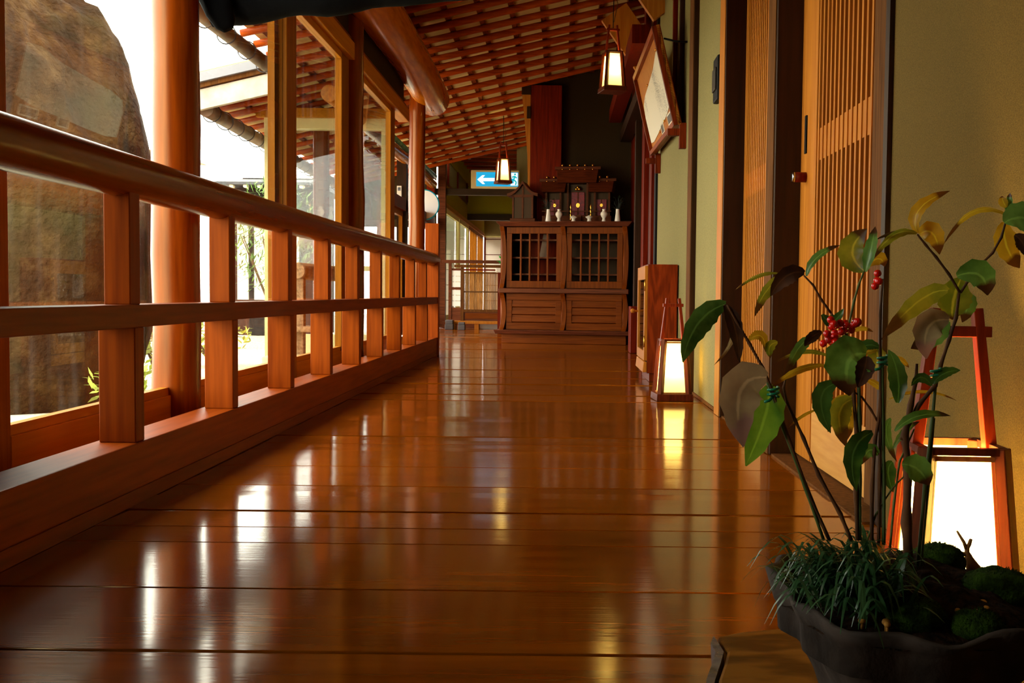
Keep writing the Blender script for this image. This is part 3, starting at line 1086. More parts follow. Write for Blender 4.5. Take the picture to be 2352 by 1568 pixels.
for x0, x1, n in ((-h + 0.05, -0.022, 0), (0.022, h - 0.05, 1)):
    # upper sliding door: frame, bars, glass
    d = MB()
    z0, z1 = 0.503, 1.050
    fw = 0.048
    d.box(x0, x1, 0.022, 0.046, z0, z0 + 0.062).box(x0, x1, 0.022, 0.046, z1 - 0.058, z1)
    d.box(x0, x0 + fw, 0.022, 0.046, z0 + 0.062, z1 - 0.058).box(x1 - fw, x1, 0.022, 0.046, z0 + 0.062, z1 - 0.058)
    door = d.build('door', M['cab'], t, local=True, bevel=0.002)
    for k in range(4):
        x = x0 + fw + (x1 - x0 - 2 * fw) * (k + 1) / 5
        MB().box(x - 0.0085, x + 0.0085, 0.024, 0.042, z0 + 0.062, z1 - 0.058).build('bar', M['cab'], door, local=True, bevel=0.002)
    # lower panel with three boards
    d = MB()
    z0, z1 = 0.125, 0.452
    fw = 0.052
    d.box(x0, x1, 0.022, 0.046, z0, z0 + 0.062).box(x0, x1, 0.022, 0.046, z1 - 0.06, z1)
    d.box(x0, x0 + fw, 0.022, 0.046, z0 + 0.062, z1 - 0.06).box(x1 - fw, x1, 0.022, 0.046, z0 + 0.062, z1 - 0.06)
    pn = d.build('lower_panel', M['cab_x'], t, local=True, bevel=0.002)
    p = (z1 - z0 - 0.122) / 3
    for k in range(3):
        za = z0 + 0.062 + p * k
        m = MB()
        m.hexa([(x0 + fw, 0.025, za + 0.010), (x1 - fw, 0.025, za + 0.010), (x1 - fw, 0.042, za), (x0 + fw, 0.042, za)],
               [(x0 + fw, 0.036, za + p), (x1 - fw, 0.036, za + p), (x1 - fw, 0.042, za + p), (x0 + fw, 0.042, za + p)])
        m.build('board', M['cab_x'], pn, local=True)
CABR = Matrix.Rotation(math.radians(-9), 4, 'Z')


def on_cab(x, y, z=1.098):
    return Vector((0.03, 9.36, 0)) + CABR @ Vector((x, y, z))


# white folded card and framed picture standing inside the left door
m = MB()
m.hexa([(0, 0, 0), (0.085, 0, 0), (0.085, 0.004, 0), (0, 0.004, 0)], [(0.03, 0.05, 0.21), (0.085, 0.05, 0.21), (0.085, 0.054, 0.21), (0.03, 0.054, 0.21)])
m.v = [on_cab(v.x - 0.245, v.y + 0.12, v.z + 0.785) for v in m.v]
tag(m.build('card', plain('dull_card', (120, 100, 78), 0.8, 0.1)), 'pale card leaning on the shelf behind the left glass door', 'card')

# ------------------------------------------------------------------ shrine
P0 = on_cab(0.085, 0.27)
t = thing('household_shrine', 'dark wooden household shrine with three stepped roofs, standing on the cabinet', 'shrine', P0, math.radians(-9))


def shrine_roof(x, w_, z, d_, hh, name='roof'):
    m = MB()
    m.hexa([(x - w_ / 2 + .03, -d_ / 2, z), (x + w_ / 2 - .03, -d_ / 2, z), (x + w_ / 2 - .03, d_ / 2, z), (x - w_ / 2 + .03, d_ / 2, z)],
           [(x - w_ / 2 + .02, -d_ / 2 + .06, z + hh), (x + w_ / 2 - .02, -d_ / 2 + .06, z + hh), (x + w_ / 2 - .02, d_ / 2 - .06, z + hh), (x - w_ / 2 + .02, d_ / 2 - .06, z + hh)])
    m.box(x - w_ / 2, x + w_ / 2, -0.028, 0.028, z + hh, z + hh + 0.022)
    return m.build(name, M['shrine'], t, local=True, bevel=0.002)


for x, w_, z, hh, nk, sp in ((0.0, 0.40, 0.305, 0.105, 5, 0.066), (-0.205, 0.26, 0.235, 0.085, 2, 0.062), (0.205, 0.26, 0.235, 0.085, 2, 0.066)):
    rf = shrine_roof(x, w_, z, 0.20, hh)
    for k in range(nk):
        kx = x + (k - (nk - 1) / 2) * sp + (-0.03 if x < 0 else (0.02 if x > 0 else 0))
        m = MB()
        m.tube([(kx, -0.045, z + hh + 0.030), (kx, 0.045, z + hh + 0.030)], 0.011, 10)
        m.build('ridge_log', M['shrine'], rf, local=True)
        m = MB()
        m.ball((kx, -0.047, z + hh + 0.030), 0.008, 8, 6)
        m.build('brass_cap', M['brass'], rf, local=True)
        MB().ball((kx, -0.047, z + hh - 0.001), 0.006, 8, 6).build('brass_cap', M['brass'], rf, local=True)
MB().box(-0.30, 0.30, -0.09, 0.10, 0, 0.055).build('floor_step', M['shrine'], t, local=True, bevel=0.002)
MB().box(-0.28, 0.28, 0.02, 0.09, 0.055, 0.30).build('rear_wall', M['darkpost'], t, local=True)
for x in (-0.275, -0.15, -0.085, 0.085, 0.15, 0.275):
    MB().box(x - 0.008, x + 0.008, -0.03, -0.014, 0.055, 0.25 if abs(x) > 0.1 else 0.31).build('column', M['shrine'], t, local=True)
for x, w_, z1 in ((0, 0.115, 0.24), (-0.205, 0.09, 0.185), (0.205, 0.09, 0.185)):
    d = MB().box(x - w_ / 2, x + w_ / 2, 0.004, 0.02, 0.062, z1).build('red_door', M['shrinered'], t, local=True, bevel=0.002)
    m = MB()
    m.tube([(x, 0.004, 0.14), (x, -0.001, 0.14)], 0.017 if x == 0 else 0.013, 14)
    m.build('gilt_crest', M['brass'], d, local=True)
    MB().box(x - 0.004, x + 0.004, 0.000, 0.005, 0.062, z1).build('door_seam', M['shrine'], d, local=True)
m = MB()
m.ball((-0.012, -0.02, 0.262), 0.014).ball((0.014, -0.02, 0.262), 0.014).ball((0.0, -0.02, 0.275), 0.012)
m.build('carved_gable_ornament', M['brass'], t, local=True)
for k in range(5):
    MB().box(-0.045, 0.045, -0.16 + 0.014 * k, -0.09, 0.012 * k, 0.012 * (k + 1)).build('stair', M['shrine'], t, local=True)
MB().box(-0.30, 0.30, -0.092, -0.084, 0.085, 0.093).build('hand_rail', M['shrine'], t, local=True)

t.scale = (1.06, 1.0, 1.2)
# ------------------------------------------------------------------ little house-shaped box on the left
t = thing('miniature_shrine', 'small dark house-shaped shrine with a gabled front, left end of the cabinet top', 'shrine', on_cab(-0.40, 0.2), math.radians(-9))
MB().box(-0.135, 0.135, -0.10, 0.10, 0, 0.028).build('foot', M['shrine'], t, local=True, bevel=0.003)
MB().box(-0.115, 0.115, -0.085, 0.09, 0.028, 0.185).build('body', M['darkpost'], t, local=True)
for x in (-0.104, 0.0, 0.104):
    MB().box(x - 0.009, x + 0.009, -0.094, -0.082, 0.028, 0.185).build('post', M['shrine'], t, local=True)
MB().box(-0.115, 0.115, -0.094, -0.082, 0.172, 0.19).build('lintel', M['shrine'], t, local=True)
m = MB()
m.prism([(-0.115, 0, 0.19), (0.115, 0, 0.19), (0, 0, 0.255)], (0, -0.08, 0), (0, 0.08, 0))
g = m.build('gable', M['darkpost'], t, local=True)
MB().box(-0.008, 0.008, -0.09, -0.078, 0.19, 0.25).build('king_post', M['shrine'], g, local=True)
for s_ in (-1, 1):
    m = MB()
    pts = [(s_ * 0.165 * f, 0.262 - 0.085 * f + 0.02 * math.sin(PI * f) * -1 + 0.0, f) for f in [i / 8 for i in range(9)]]
    poly = [(x, 0, z) for x, z, f in pts] + [(x, 0, z + 0.02) for x, z, f in reversed(pts)]
    m.prism(poly, (0, -0.115, 0), (0, 0.115, 0))
    m.build('roof_slope', M['shrine'], t, local=True)

t.scale = (0.86, 1.0, 1.33)

# ------------------------------------------------------------------ porcelain vessels in a row
row = 'white porcelain vessels in front of the shrine'
ys = 0.035


def vessel(name, px, label, cat, prof, mat='white', parts=()):
    p = at_y(px, 503, 9.36)
    # slide to the front edge of the cabinet top
    x = (p.x - 0.03) / math.cos(math.radians(9))
    loc = on_cab(x, ys)
    t = thing(name, label, cat, loc, 0, row)
    MB().lathe(prof, n=20).build('body', M[mat], t, local=True)
    return t


vase = [(0.026, 0), (0.0275, 0.004), (0.024, 0.03), (0.018, 0.075), (0.0165, 0.108), (0.0175, 0.113), (0.014, 0.113), (0.013, 0.09)]
bottle = [(0.020, 0), (0.0205, 0.003), (0.015, 0.022), (0.014, 0.032), (0.024, 0.045), (0.0325, 0.064), (0.030, 0.080), (0.018, 0.092), (0.0125, 0.099), (0.016, 0.106), (0.016, 0.113), (0.010, 0.113)]
dish = [(0.021, 0), (0.0215, 0.003), (0.017, 0.014), (0.016, 0.026), (0.030, 0.038), (0.036, 0.043), (0.034, 0.045), (0.02, 0.050), (0.012, 0.056), (0.003, 0.060)]
vases = []
for px, lab in ((1258, 'white tapering vase with dark sprig, left of the porcelain row'), (1416.5, 'white tapering vase with dark sprig, right end of the porcelain row')):
    vases.append(vessel('bud_vase', px, lab, 'vase', vase))
for px, lab in ((1282.5, 'white round-bellied footed bottle beside the left vase'), (1385.5, 'white round-bellied footed bottle beside the right vase')):
    t = vessel('sake_bottle', px, lab, 'bottle', bottle)
for px, lab in ((1316, 'low white footed dish heaped in the middle, left one of two'), (1352, 'low white footed dish in front of the right brass stick')):
    vessel('offering_dish', px, lab, 'dish', dish)

leafdark = plain('dark_sprig_leaf', (26, 38, 14), 0.4, 0.4)
for i, v in enumerate(vases):
    q = random.Random(20 + i)
    t = v
    m = MB()
    for k in range(26):
        a = q.uniform(0, 2 * PI)
        r = q.uniform(0.01, 0.055)
        z = 0.112 + q.uniform(0.0, 0.10)
        c = Vector((r * math.cos(a), r * math.sin(a) * 0.6, z))
        d = Vector((math.cos(a), math.sin(a) * 0.6, q.uniform(-0.2, 0.8))).normalized()
        s_ = d.cross(Vector((0, 0, 1))).normalized()
        L = q.uniform(0.025, 0.04)
        W = L * 0.28
        n_ = d.cross(s_)
        k0 = len(m.v)
        m._add([c, c + d * L * .45 + s_ * W + n_ * .004, c + d * L, c + d * L * .45 - s_ * W + n_ * .004], [(0, 1, 2, 3)])
        m.tube([(0, 0, 0.09), c], 0.0012, 4, caps=False)
    m.build('evergreen_sprig', leafdark, t, local=True)
for px, lab in ((1307, 'thin turned brass candlestick left of the shrine stairs'), (1353, 'thin turned brass candlestick right of the shrine stairs')):
    p = at_y(px, 503, 9.40)
    x = (p.x - 0.03) / math.cos(math.radians(9))
    t = thing('candlestick', lab, 'candlestick', on_cab(x, 0.095), 0, 'brass candlesticks by the shrine')
    prof = [(0.016, 0), (0.016, 0.004), (0.006, 0.012)]
    z = 0.012
    for k in range(4):
        prof += [(0.0035, z), (0.0075, z + 0.016), (0.004, z + 0.034)]
        z += 0.036
    prof += [(0.002, z + 0.012)]
    MB().lathe(prof, n=12).build('stem', M['brass'], t, local=True)

# ================================================================== SMALL WALL CABINET
Y0, Y1, XF, XW = 5.37, 5.87, 0.437, 0.605
t = thing('slim_cabinet', 'slim reddish wooden cabinet with a glazed narrow door, against the plaster wall', 'cabinet', (0.52, 5.62, 0))
MB().box(XF + 0.03, XW, Y0 + 0.02, Y1 - 0.02, 0, 0.045).build('plinth', M['boxside'], t)
MB().box(XF + 0.016, XW, Y0, Y0 + 0.018, 0.045, 0.608).build('side_panel', M['boxside'], t, bevel=0.002)
MB().box(XF + 0.016, XW, Y1 - 0.018, Y1, 0.045, 0.608).build('side_panel', M['boxside'], t)
MB().box(XF + 0.016, XW, Y0 + 0.018, Y1 - 0.018, 0.59, 0.608).build('top_panel', M['boxside'], t)
MB().box(XF + 0.016, XW, Y0 + 0.018, Y1 - 0.018, 0.045, 0.06).build('bottom_panel', M['boxside'], t)
MB().box(XW - 0.012, XW, Y0 + 0.018, Y1 - 0.018, 0.06, 0.59).build('back_panel', M['cabdark'], t)
d = MB()
d.box(XF, XF + 0.016, Y0, Y0 + 0.05, 0.11, 0.60).box(XF, XF + 0.016, Y1 - 0.05, Y1, 0.11, 0.60)
d.box(XF, XF + 0.016, Y0 + 0.05, Y1 - 0.05, 0.11, 0.16).box(XF, XF + 0.016, Y0 + 0.05, Y1 - 0.05, 0.53, 0.60)
dr = d.build('door', M['lattice'], t, bevel=0.002)
MB().box(XF + 0.006, XF + 0.009, Y0 + 0.05, Y1 - 0.05, 0.16, 0.53).build('pane', M['glassclean'], dr)
m = MB().tube([(XF, Y1 - 0.03, 0.36), (XF - 0.018, Y1 - 0.03, 0.36), (XF - 0.026, Y1 - 0.03, 0.36)], [0.006, 0.006, 0.012], 12)
m.ball((XF - 0.028, Y1 - 0.03, 0.36), 0.013, 10, 7)
m.build('knob', M['lattice'], dr)
for z in (0.21, 0.50):
    m = MB().tube([(XF + 0.001, Y0 + 0.003, z - 0.03), (XF + 0.001, Y0 + 0.003, z + 0.03)], 0.004, 8)
    m.build('hinge', M['brass'], dr)
m = MB()
m.hexa([(XF - 0.006, Y0 - 0.004, 0.05), (XF + 0.016, Y0 - 0.004, 0.05), (XF + 0.016, Y1, 0.05), (XF - 0.006, Y1, 0.05)],
       [(XF, Y0, 0.105), (XF + 0.016, Y0, 0.105), (XF + 0.016, Y1, 0.105), (XF, Y1, 0.105)])
m.build('base_moulding', M['lattice'], t, bevel=0.003)
t = tag(MB().box(0.545, 0.60, 8.0, 8.25, 0, 0.36).build('wooden_box', M['redwood'], bevel=0.004), 'plain dark wooden box on the floor behind the slim cabinet', 'box')

# ================================================================== LEANING SIGN BOARD
A = Vector((0.455, 5.14, 1.765))
Dn = Vector((0.570, 5.14, 1.285))
B = Vector((0.448, 6.49, 1.775))
Cc = Vector((0.570, 6.49, 1.315))
nrm = (Cc - Dn).cross(A - Dn).normalized()
if nrm.x > 0:
    nrm = -nrm
t = thing('notice_board', 'pale wooden framed board with white paper, leaning out from the wall', 'board', Dn)


def bp(u, v, off=0.0):
    """u along the wall (0 near, 1 far), v upward, off toward the corridor"""
    return Dn + (Cc - Dn) * u + (A - Dn) * v + nrm * off


def slab(u0, u1, v0, v1, a, b):
    m = MB()
    m.hexa([bp(u0, v0, a), bp(u0, v0, b), bp(u1, v0, b), bp(u1, v0, a)], [bp(u0, v1, a), bp(u0, v1, b), bp(u1, v1, b), bp(u1, v1, a)])
    return m


slab(0.0, 1.0, 0.0, 1.0, -0.015, 0.0).build('backing', M['lattice'], t)
for nm, a in (('frame_side', (0, 0.022, 0, 1)), ('frame_side', (0.978, 1, 0, 1)), ('frame_top', (0.022, 0.978, 0.945, 1)), ('frame_bottom', (0.022, 0.978, 0, 0.05))):
    slab(*a, -0.02, 0.022).build(nm, M['cedar'] if nm != 'frame_side' else M['boxside'], t, bevel=0.002)
pm, nt, b = new_mat('faded_paper')
tc = nd(nt, 'ShaderNodeTexCoord')
mp = nd(nt, 'ShaderNodeMapping')
mp.inputs['Scale'].default_value = (14, 60, 90)
n1 = nd(nt, 'ShaderNodeTexNoise')
n1.inputs['Scale'].default_value = 1.6
n1.inputs['Detail'].default_value = 5
n2 = nd(nt, 'ShaderNodeTexNoise')
n2.inputs['Scale'].default_value = 3.2
nt.links.new(tc.outputs['Object'], mp.inputs[0])
nt.links.new(mp.outputs[0], n1.inputs[0])
nt.links.new(tc.outputs['Object'], n2.inputs[0])
mm = nd(nt, 'ShaderNodeMath', operation='MULTIPLY')
nt.links.new(n1.outputs['Fac'], mm.inputs[0])
nt.links.new(n2.outputs['Fac'], mm.inputs[1])
rp = nd(nt, 'ShaderNodeValToRGB')
rp.color_ramp.elements[0].position = 0.28
rp.color_ramp.elements[0].color = (*lin((228, 216, 190)), 1)
rp.color_ramp.elements[1].position = 0.46
rp.color_ramp.elements[1].color = (*lin((140, 130, 112)), 1)
nt.links.new(mm.outputs[0], rp.inputs[0])
nt.links.new(rp.outputs[0], b.inputs['Base Color'])
b.inputs['Roughness'].default_value = 0.7
# the sheet: one torn corner, lower edge pinned above the two photographs
outline = [(0.06, 0.80), (0.16, 0.82), (0.34, 0.74), (0.55, 0.70), (0.80, 0.66), (0.93, 0.60), (0.965, 0.46), (0.955, 0.14), (0.84, 0.115), (0.62, 0.14), (0.52, 0.155), (0.44, 0.17), (0.30, 0.185), (0.20, 0.20), (0.06, 0.26)]
m = MB()
m.prism([bp(u, v, 0.001) for u, v in outline], nrm * 0, nrm * 0.002)
o = m.build('paper_sheet', pm, t)
phm = plain('photo_print', (86, 70, 52), 0.4, 0.5, noise=0.6, nscale=40)
for u0, u1, v0, v1 in ((0.10, 0.245, 0.075, 0.19), (0.40, 0.50, 0.07, 0.185)):
    f = slab(u0, u1, v0, v1, 0.001, 0.003).build('photo_border', M['paper'], t)
    slab(u0 + 0.012, u1 - 0.012, v0 + 0.018, v1 - 0.018, 0.003, 0.004).build('photo', phm, f)
for u, v in ((0.13, 0.83), (0.62, 0.705), (0.33, 0.17), (0.55, 0.13), (0.10, 0.07)):
    m = MB()
    m.ball(bp(u, v, 0.004), 0.006, 8, 6)
    m.build('brass_pin', M['brass'], t)
for k, (y, zb, zt) in enumerate(((5.16, 1.17, 1.275), (6.46, 1.20, 1.30))):
    b_ = MB()
    b_.box(0.520, 0.590, y - 0.015, y + 0.015, zt - 0.042, zt - 0.008)
    b_.box(0.578, 0.6115, y - 0.018, y + 0.018, zb, zt + 0.02)
    tag(b_.build('hook_bracket', M['boxside'], bevel=0.002), ('near' if k == 0 else 'far') + ' L-shaped wooden bracket holding up the leaning board', 'bracket', 'brackets under the leaning board')
for k, (y, x0) in enumerate(((5.30, 0.585), (5.62, 0.59))):
    tag(MB().box(0.588, 0.6115, y - 0.02, y + 0.02, 1.30, 2.6).build('hanging_rail', M['redwood' if k else 'darkpost'], bevel=0.002),
        ('red-brown vertical rail on the plaster above the board' if k else 'black vertical rail on the plaster behind the board'), 'rail')
m = MB()
m.tube([bp(0.01, 0.86, -0.025), Vector((0.55, 5.14, 1.688)), Vector((0.612, 5.16, 1.69))], 0.005, 8)
tag(m.build('tie_rope', M['iron']), 'short black rope tying the leaning board to the wall', 'rope')

# wall fitting by the dark post
t = thing('wall_control', 'small dark wall-mounted control box beside the far dark post', 'control box', (0.6, 4.03, 1.2))
MB().box(0.588, 0.612, 3.99, 4.10, 1.195, 1.365).build('case', M['iron'], t, bevel=0.006)
MB().box(0.582, 0.588, 4.005, 4.085, 1.235, 1.32).build('cover', plain('grey_plastic', (40, 32, 24), 0.5, 0.2), t, bevel=0.002)

# ================================================================== EXIT SIGN
ly = 13.35
a, b = at_y(1082, 390, ly), at_y(1192, 433, ly)
t = thing('exit_sign', 'lit blue guide sign with a white left arrow, hanging past the small lantern', 'sign', ((a.x + b.x) / 2, ly, b.z))
MB().box(a.x, b.x, ly, ly + 0.08, b.z, a.z).build('housing', plain('cream_plastic', (226, 196, 132), 0.5, 0.4), t, bevel=0.008)
a2, b2 = at_y(1094, 395, ly), at_y(1190, 428.5, ly)
MB().box(a2.x, b2.x, ly - 0.004, ly + 0.001, b2.z, a2.z).build('blue_panel', glow('sign_blue', (0, 178, 232), 0.9), t)
wg = glow('sign_white', (240, 255, 255), 1.2)


def sp(x, y):
    return at_y(x, y, ly - 0.006)


m = MB()
arrow = [(1096, 412), (1108, 402), (1114, 402), (1109, 408.5), (1136, 408.5), (1136, 416), (1109, 416), (1114, 422.5), (1108, 422.5)]
m.prism([sp(*p) for p in arrow], (0, 0, 0), (0, 0.002, 0))
m.build('arrow', wg, t)
m = MB()
door = [(1174, 397), (1189, 397), (1189, 426), (1172, 426), (1174, 421), (1180, 421), (1180, 410), (1174, 410)]
m.prism([sp(*p) for p in door], (0, 0, 0), (0, 0.002, 0))
m.build('doorway_symbol', wg, t)
m = MB()
m.ball(sp(1183, 400.5) + Vector((0, -0.002, 0)), 0.013, 10, 6, (1, 0.15, 1))
run = [[(1183, 404), (1180, 413)], [(1180, 413), (1186, 418)], [(1186, 418), (1184, 425)], [(1180, 413), (1175, 418)], [(1182, 405), (1187, 409)], [(1182, 405), (1176, 407)]]
for p, q_ in run:
    m.bar(sp(*p) + Vector((0, -0.003, 0)), sp(*q_) + Vector((0, -0.003, 0)), 0.018, 0.002, side=Vector((0, 0, 1)) if abs(p[0] - q_[0]) > abs(p[1] - q_[1]) else Vector((1, 0, 0)))
m.build('running_figure', glow('sign_green', (0, 190, 200), 0.9), t)

# ================================================================== SCREENS AT THE PASSAGE END
ys_ = 13.2
z_of = lambda y, Y=13.2: CAM_H + (673.5 - y) * Y / FPX
x_of = lambda x, Y=13.2: (x - 1285) * Y / FPX
t = thing('shoji_fence', 'low dark-framed partition with small white paper panes, beyond the railing end', 'screen', (x_of(1080), 13.3, 0))
Y = 13.3
MB().box(x_of(1015, Y), x_of(1147, Y), Y, Y + 0.05, z_of(605.5, Y), z_of(598, Y)).build('top_rail', M['cabdark'], t, bevel=0.003)
MB().box(x_of(1029, Y), x_of(1036, Y), Y, Y + 0.05, 0.03, z_of(605.5, Y)).build('post', M['cabdark'], t)
MB().box(x_of(1015, Y), x_of(1147, Y), Y, Y + 0.05, 0.0, 0.08).build('bottom_rail', M['cabdark'], t)
MB().box(x_of(1036, Y), x_of(1057, Y), Y + 0.01, Y + 0.04, 0.08, z_of(707, Y)).build('kick_board', M['cabdark'], t)
MB().box(x_of(1036, Y), x_of(1057, Y), Y + 0.01, Y + 0.04, z_of(622, Y), z_of(617, Y)).build('cross_rail', M['cabdark'], t)
MB().box(x_of(1036, Y), x_of(1057, Y), Y + 0.005, Y + 0.04, z_of(666, Y), z_of(660.5, Y)).build('cross_rail', M['cabdark'], t)
glp = plain('shoji_pane_paper', (244, 238, 222), 0.8, 0.1)
for y0, y1 in ((622, 634.5), (635.5, 647.5), (648.5, 660), (666.5, 678), (679, 691), (692, 704)):
    MB().box(x_of(1037.5, Y), x_of(1056, Y), Y + 0.015, Y + 0.02, z_of(y1, Y), z_of(y0, Y)).build('paper_pane', glp, t)

Y = 12.95
t = thing('reed_screen', 'standing screen filled with brown vertical reeds, half behind the cabinet', 'screen', (x_of(1110, Y), Y, 0))
MB().box(x_of(1057, Y), x_of(1064, Y), Y, Y + 0.04, 0.05, z_of(615, Y)).build('stile', M['jamb'], t)
MB().box(x_of(1162, Y), x_of(1169, Y), Y, Y + 0.04, 0.05, z_of(615, Y)).build('stile', M['jamb'], t)
MB().box(x_of(1042, Y), x_of(1172, Y), Y - 0.01, Y + 0.05, z_of(615, Y), z_of(608.5, Y)).build('top_rail', M['jamb'], t, bevel=0.004)
MB().box(x_of(1064, Y), x_of(1162, Y), Y, Y + 0.03, z_of(629, Y), z_of(625, Y)).build('cross_rail', M['jamb'], t)
MB().box(x_of(1064, Y), x_of(1162, Y), Y, Y + 0.03, z_of(622, Y), z_of(618.5, Y)).build('cross_rail', M['redwood'], t)
MB().box(x_of(1064, Y), x_of(1162, Y), Y, Y + 0.03, z_of(717, Y), z_of(711, Y)).build('cross_rail', M['jamb'], t)
MB().box(x_of(1064, Y), x_of(1162, Y), Y + 0.012, Y + 0.03, z_of(737, Y), z_of(717, Y)).build('lower_frame', M['cabdark'], t)
MB().box(x_of(1068, Y), x_of(1160, Y), Y + 0.002, Y + 0.014, z_of(732, Y), z_of(719.5, Y)).build('lower_board', M['cab_x'], t)
MB().box(x_of(1042, Y), x_of(1172, Y), Y - 0.08, Y + 0.12, z_of(744, Y), z_of(737.5, Y)).build('foot_bar', M['lattice'], t, bevel=0.004)
MB().box(x_of(1040, Y), x_of(1047, Y), Y - 0.06, Y + 0.1, 0.0, z_of(744, Y)).build('foot', M['lattice'], t)
MB().box(x_of(1090, Y), x_of(1100, Y), Y - 0.06, Y + 0.1, 0.0, z_of(744, Y)).build('foot', M['lattice'], t)
src = None
reedm = wood('reed', (128, 84, 40), (196, 146, 84), 'Z', 20, 0.5, 20, 0, vary=0.4)
for k in range(48):
    x = x_of(1064.8, Y) + k * 0.01105
    if src is None:
        m = MB().tube([(x, Y + 0.015, z_of(711.5, Y)), (x, Y + 0.015, z_of(628.5, Y))], 0.0048, 6, caps=False)
        src = m.build('reed', reedm, t)
        x0 = x
    else:
        clone(src, t, Vector((x - x0, 0, 0)))
MB().box(x_of(1064, Y), x_of(1162, Y), Y + 0.004, Y + 0.012, z_of(672, Y), z_of(669, Y)).build('binding', M['cord'], t)
# white kerb lying on the floor behind the foot bar
tag(MB().box(x_of(1099, 13.1), x_of(1165, 13.1), 13.1, 13.16, 0, z_of(743.5, 13.1)).build('white_kerb', M['paper'], bevel=0.003), 'white strip lying on the floor under the reed screen', 'strip')
for k, (x0, x1, Y, yt) in enumerate(((1021, 1040, 12.75, 736), (1051, 1067, 12.55, 741))):
    t = thing('floor_weight', ('grey block weight at the foot of the dark post' if k == 0 else 'grey block weight under the reed screen'), 'weight', (x_of((x0 + x1) / 2, Y), Y, 0), 0, 'grey block weights')
    gm_ = plain('grey_block', (92, 86, 84), 0.6, 0.3)
    MB().box(x_of(x0, Y), x_of(x1, Y), Y, Y + 0.13, 0, 0.065).build('lower_half', gm_, t, bevel=0.006)
    MB().box(x_of(x0 + 1, Y), x_of(x1 - 1, Y), Y + 0.01, Y + 0.12, 0.066, z_of(yt, Y)).build('upper_half', gm_, t, bevel=0.006)
# small white-topped stand with something bright green on it, left of the cabinet
Y = 11.6
t = thing('plant_stand', 'narrow red-brown stand with a white top, just behind the cabinet', 'stand', (x_of(1149, Y), Y, 0))
MB().box(x_of(1142, Y), x_of(1160, Y), Y, Y + 0.1, 0, z_of(626, Y)).build('column', M['redwood'], t)
MB().box(x_of(1137, Y), x_of(1165, Y), Y - 0.02, Y + 0.12, z_of(626, Y), z_of(616, Y)).build('top_slab', M['paper'], t, bevel=0.01)
gmat = plain('bright_green_leaf', (30, 190, 50), 0.4, 0.4)
t = thing('green_plant', 'bright green leafy plant peeping out beside the cabinet', 'plant', (x_of(1150, Y), Y + 0.05, z_of(616, Y)))
zb = z_of(616, Y)
q = random.Random(3)
for k in range(14):
    a = 2 * PI * k / 14
    c = Vector((x_of(1153, Y), Y + 0.05, zb + 0.02 + 0.16 * q.random()))
    d = Vector((math.cos(a), math.sin(a), q.uniform(0.1, 0.9))).normalized()
    s_ = d.cross(Vector((0, 0, 1))).normalized()
    L = q.uniform(0.05, 0.085)
    m = MB()
    m._add([c, c + d * L * .5 + s_ * .022, c + d * L, c + d * L * .5 - s_ * .022, c + d * L * .5 + Vector((0, 0, .008))], [(0, 1, 4), (1, 2, 4), (2, 3, 4), (3, 0, 4)])
    m.tube([(c.x, c.y, zb), c], 0.003, 5)
    m.build('leaf', gmat, t)
# round white disc with a blue rim seen through the far opening
Y = 12.6
c = at_y(974, 470, Y)
t = thing('round_disc', 'round white disc with a bright blue rim, half hidden by the free-standing pillar', 'sign', (c.x, Y, c.z - 0.18))
m = MB()
m.tube([(c.x, Y, c.z), (c.x, Y + 0.02, c.z)], 0.172, 40)
m.build('board', plain('white_board', (240, 240, 236), 0.5, 0.3), t)
m = MB()
n = 40
m.tube([(c.x + 0.176 * math.cos(2 * PI * i / n), Y + 0.01, c.z + 0.176 * math.sin(2 * PI * i / n)) for i in range(n + 1)], 0.011, 8)
m.build('rim', plain('blue_rim', (0, 180, 214), 0.4, 0.4), t)
m = MB()
m.tube([(c.x, Y + 0.01, c.z + 0.17), (c.x, Y + 0.01, roof_z(c.x))], 0.004, 6)
m.build('hanger', M['iron'], t)
# little framed print on the dark post
p = at_y(917, 439, 10.93)
t = thing('notice_card', 'small white printed card on the dark post beyond the sashes', 'card', (p.x, 10.93, p.z - 0.05))
MB().box(p.x - 0.024, p.x + 0.024, 10.925, 10.93, p.z - 0.055, p.z + 0.055).build('card', M['paper'], t)
MB().box(p.x - 0.015, p.x + 0.014, 10.923, 10.926, p.z + 0.005, p.z + 0.04).build('printed_patch', plain('grey_print', (120, 120, 124), 0.6, 0.2, noise=0.5, nscale=90), t)

# ================================================================== GARDEN
from mathutils import noise as mnoise


def boulder(name, c, rad, label, seed, mat, sub=5, amp=0.16, sx=None):
    bm = bmesh.new()
    bmesh.ops.create_icosphere(bm, subdivisions=sub, radius=1)
    off = Vector((seed * 3.1, seed * 1.7, seed))
    for v in bm.verts:
        d = v.co.normalized()
        a = mnoise.noise(d * 1.3 + off) * amp * 1.5 + mnoise.noise(d * 3.1 + off) * amp * 0.5 + mnoise.noise(d * 9 + off) * amp * 0.16 + mnoise.noise(d * 24 + off) * amp * 0.10 + mnoise.noise(d * 60 + off) * amp * 0.04
        r = 1 + a
        p = Vector((d.x * r * rad[0], d.y * r * rad[1], d.z * r * rad[2]))
        if sx:
            p = sx(p)
        v.co = p
    me = bpy.data.meshes.new(name)
    bm.to_mesh(me)
    bm.free()
    for p in me.polygons:
        p.use_smooth = True
    me.materials.append(mat)
    o = bpy.data.objects.new(name, me)
    C.objects.link(o)
    o.location = c
    OFF[o.name] = Vector(c)
    return tag(o, label, 'rock')


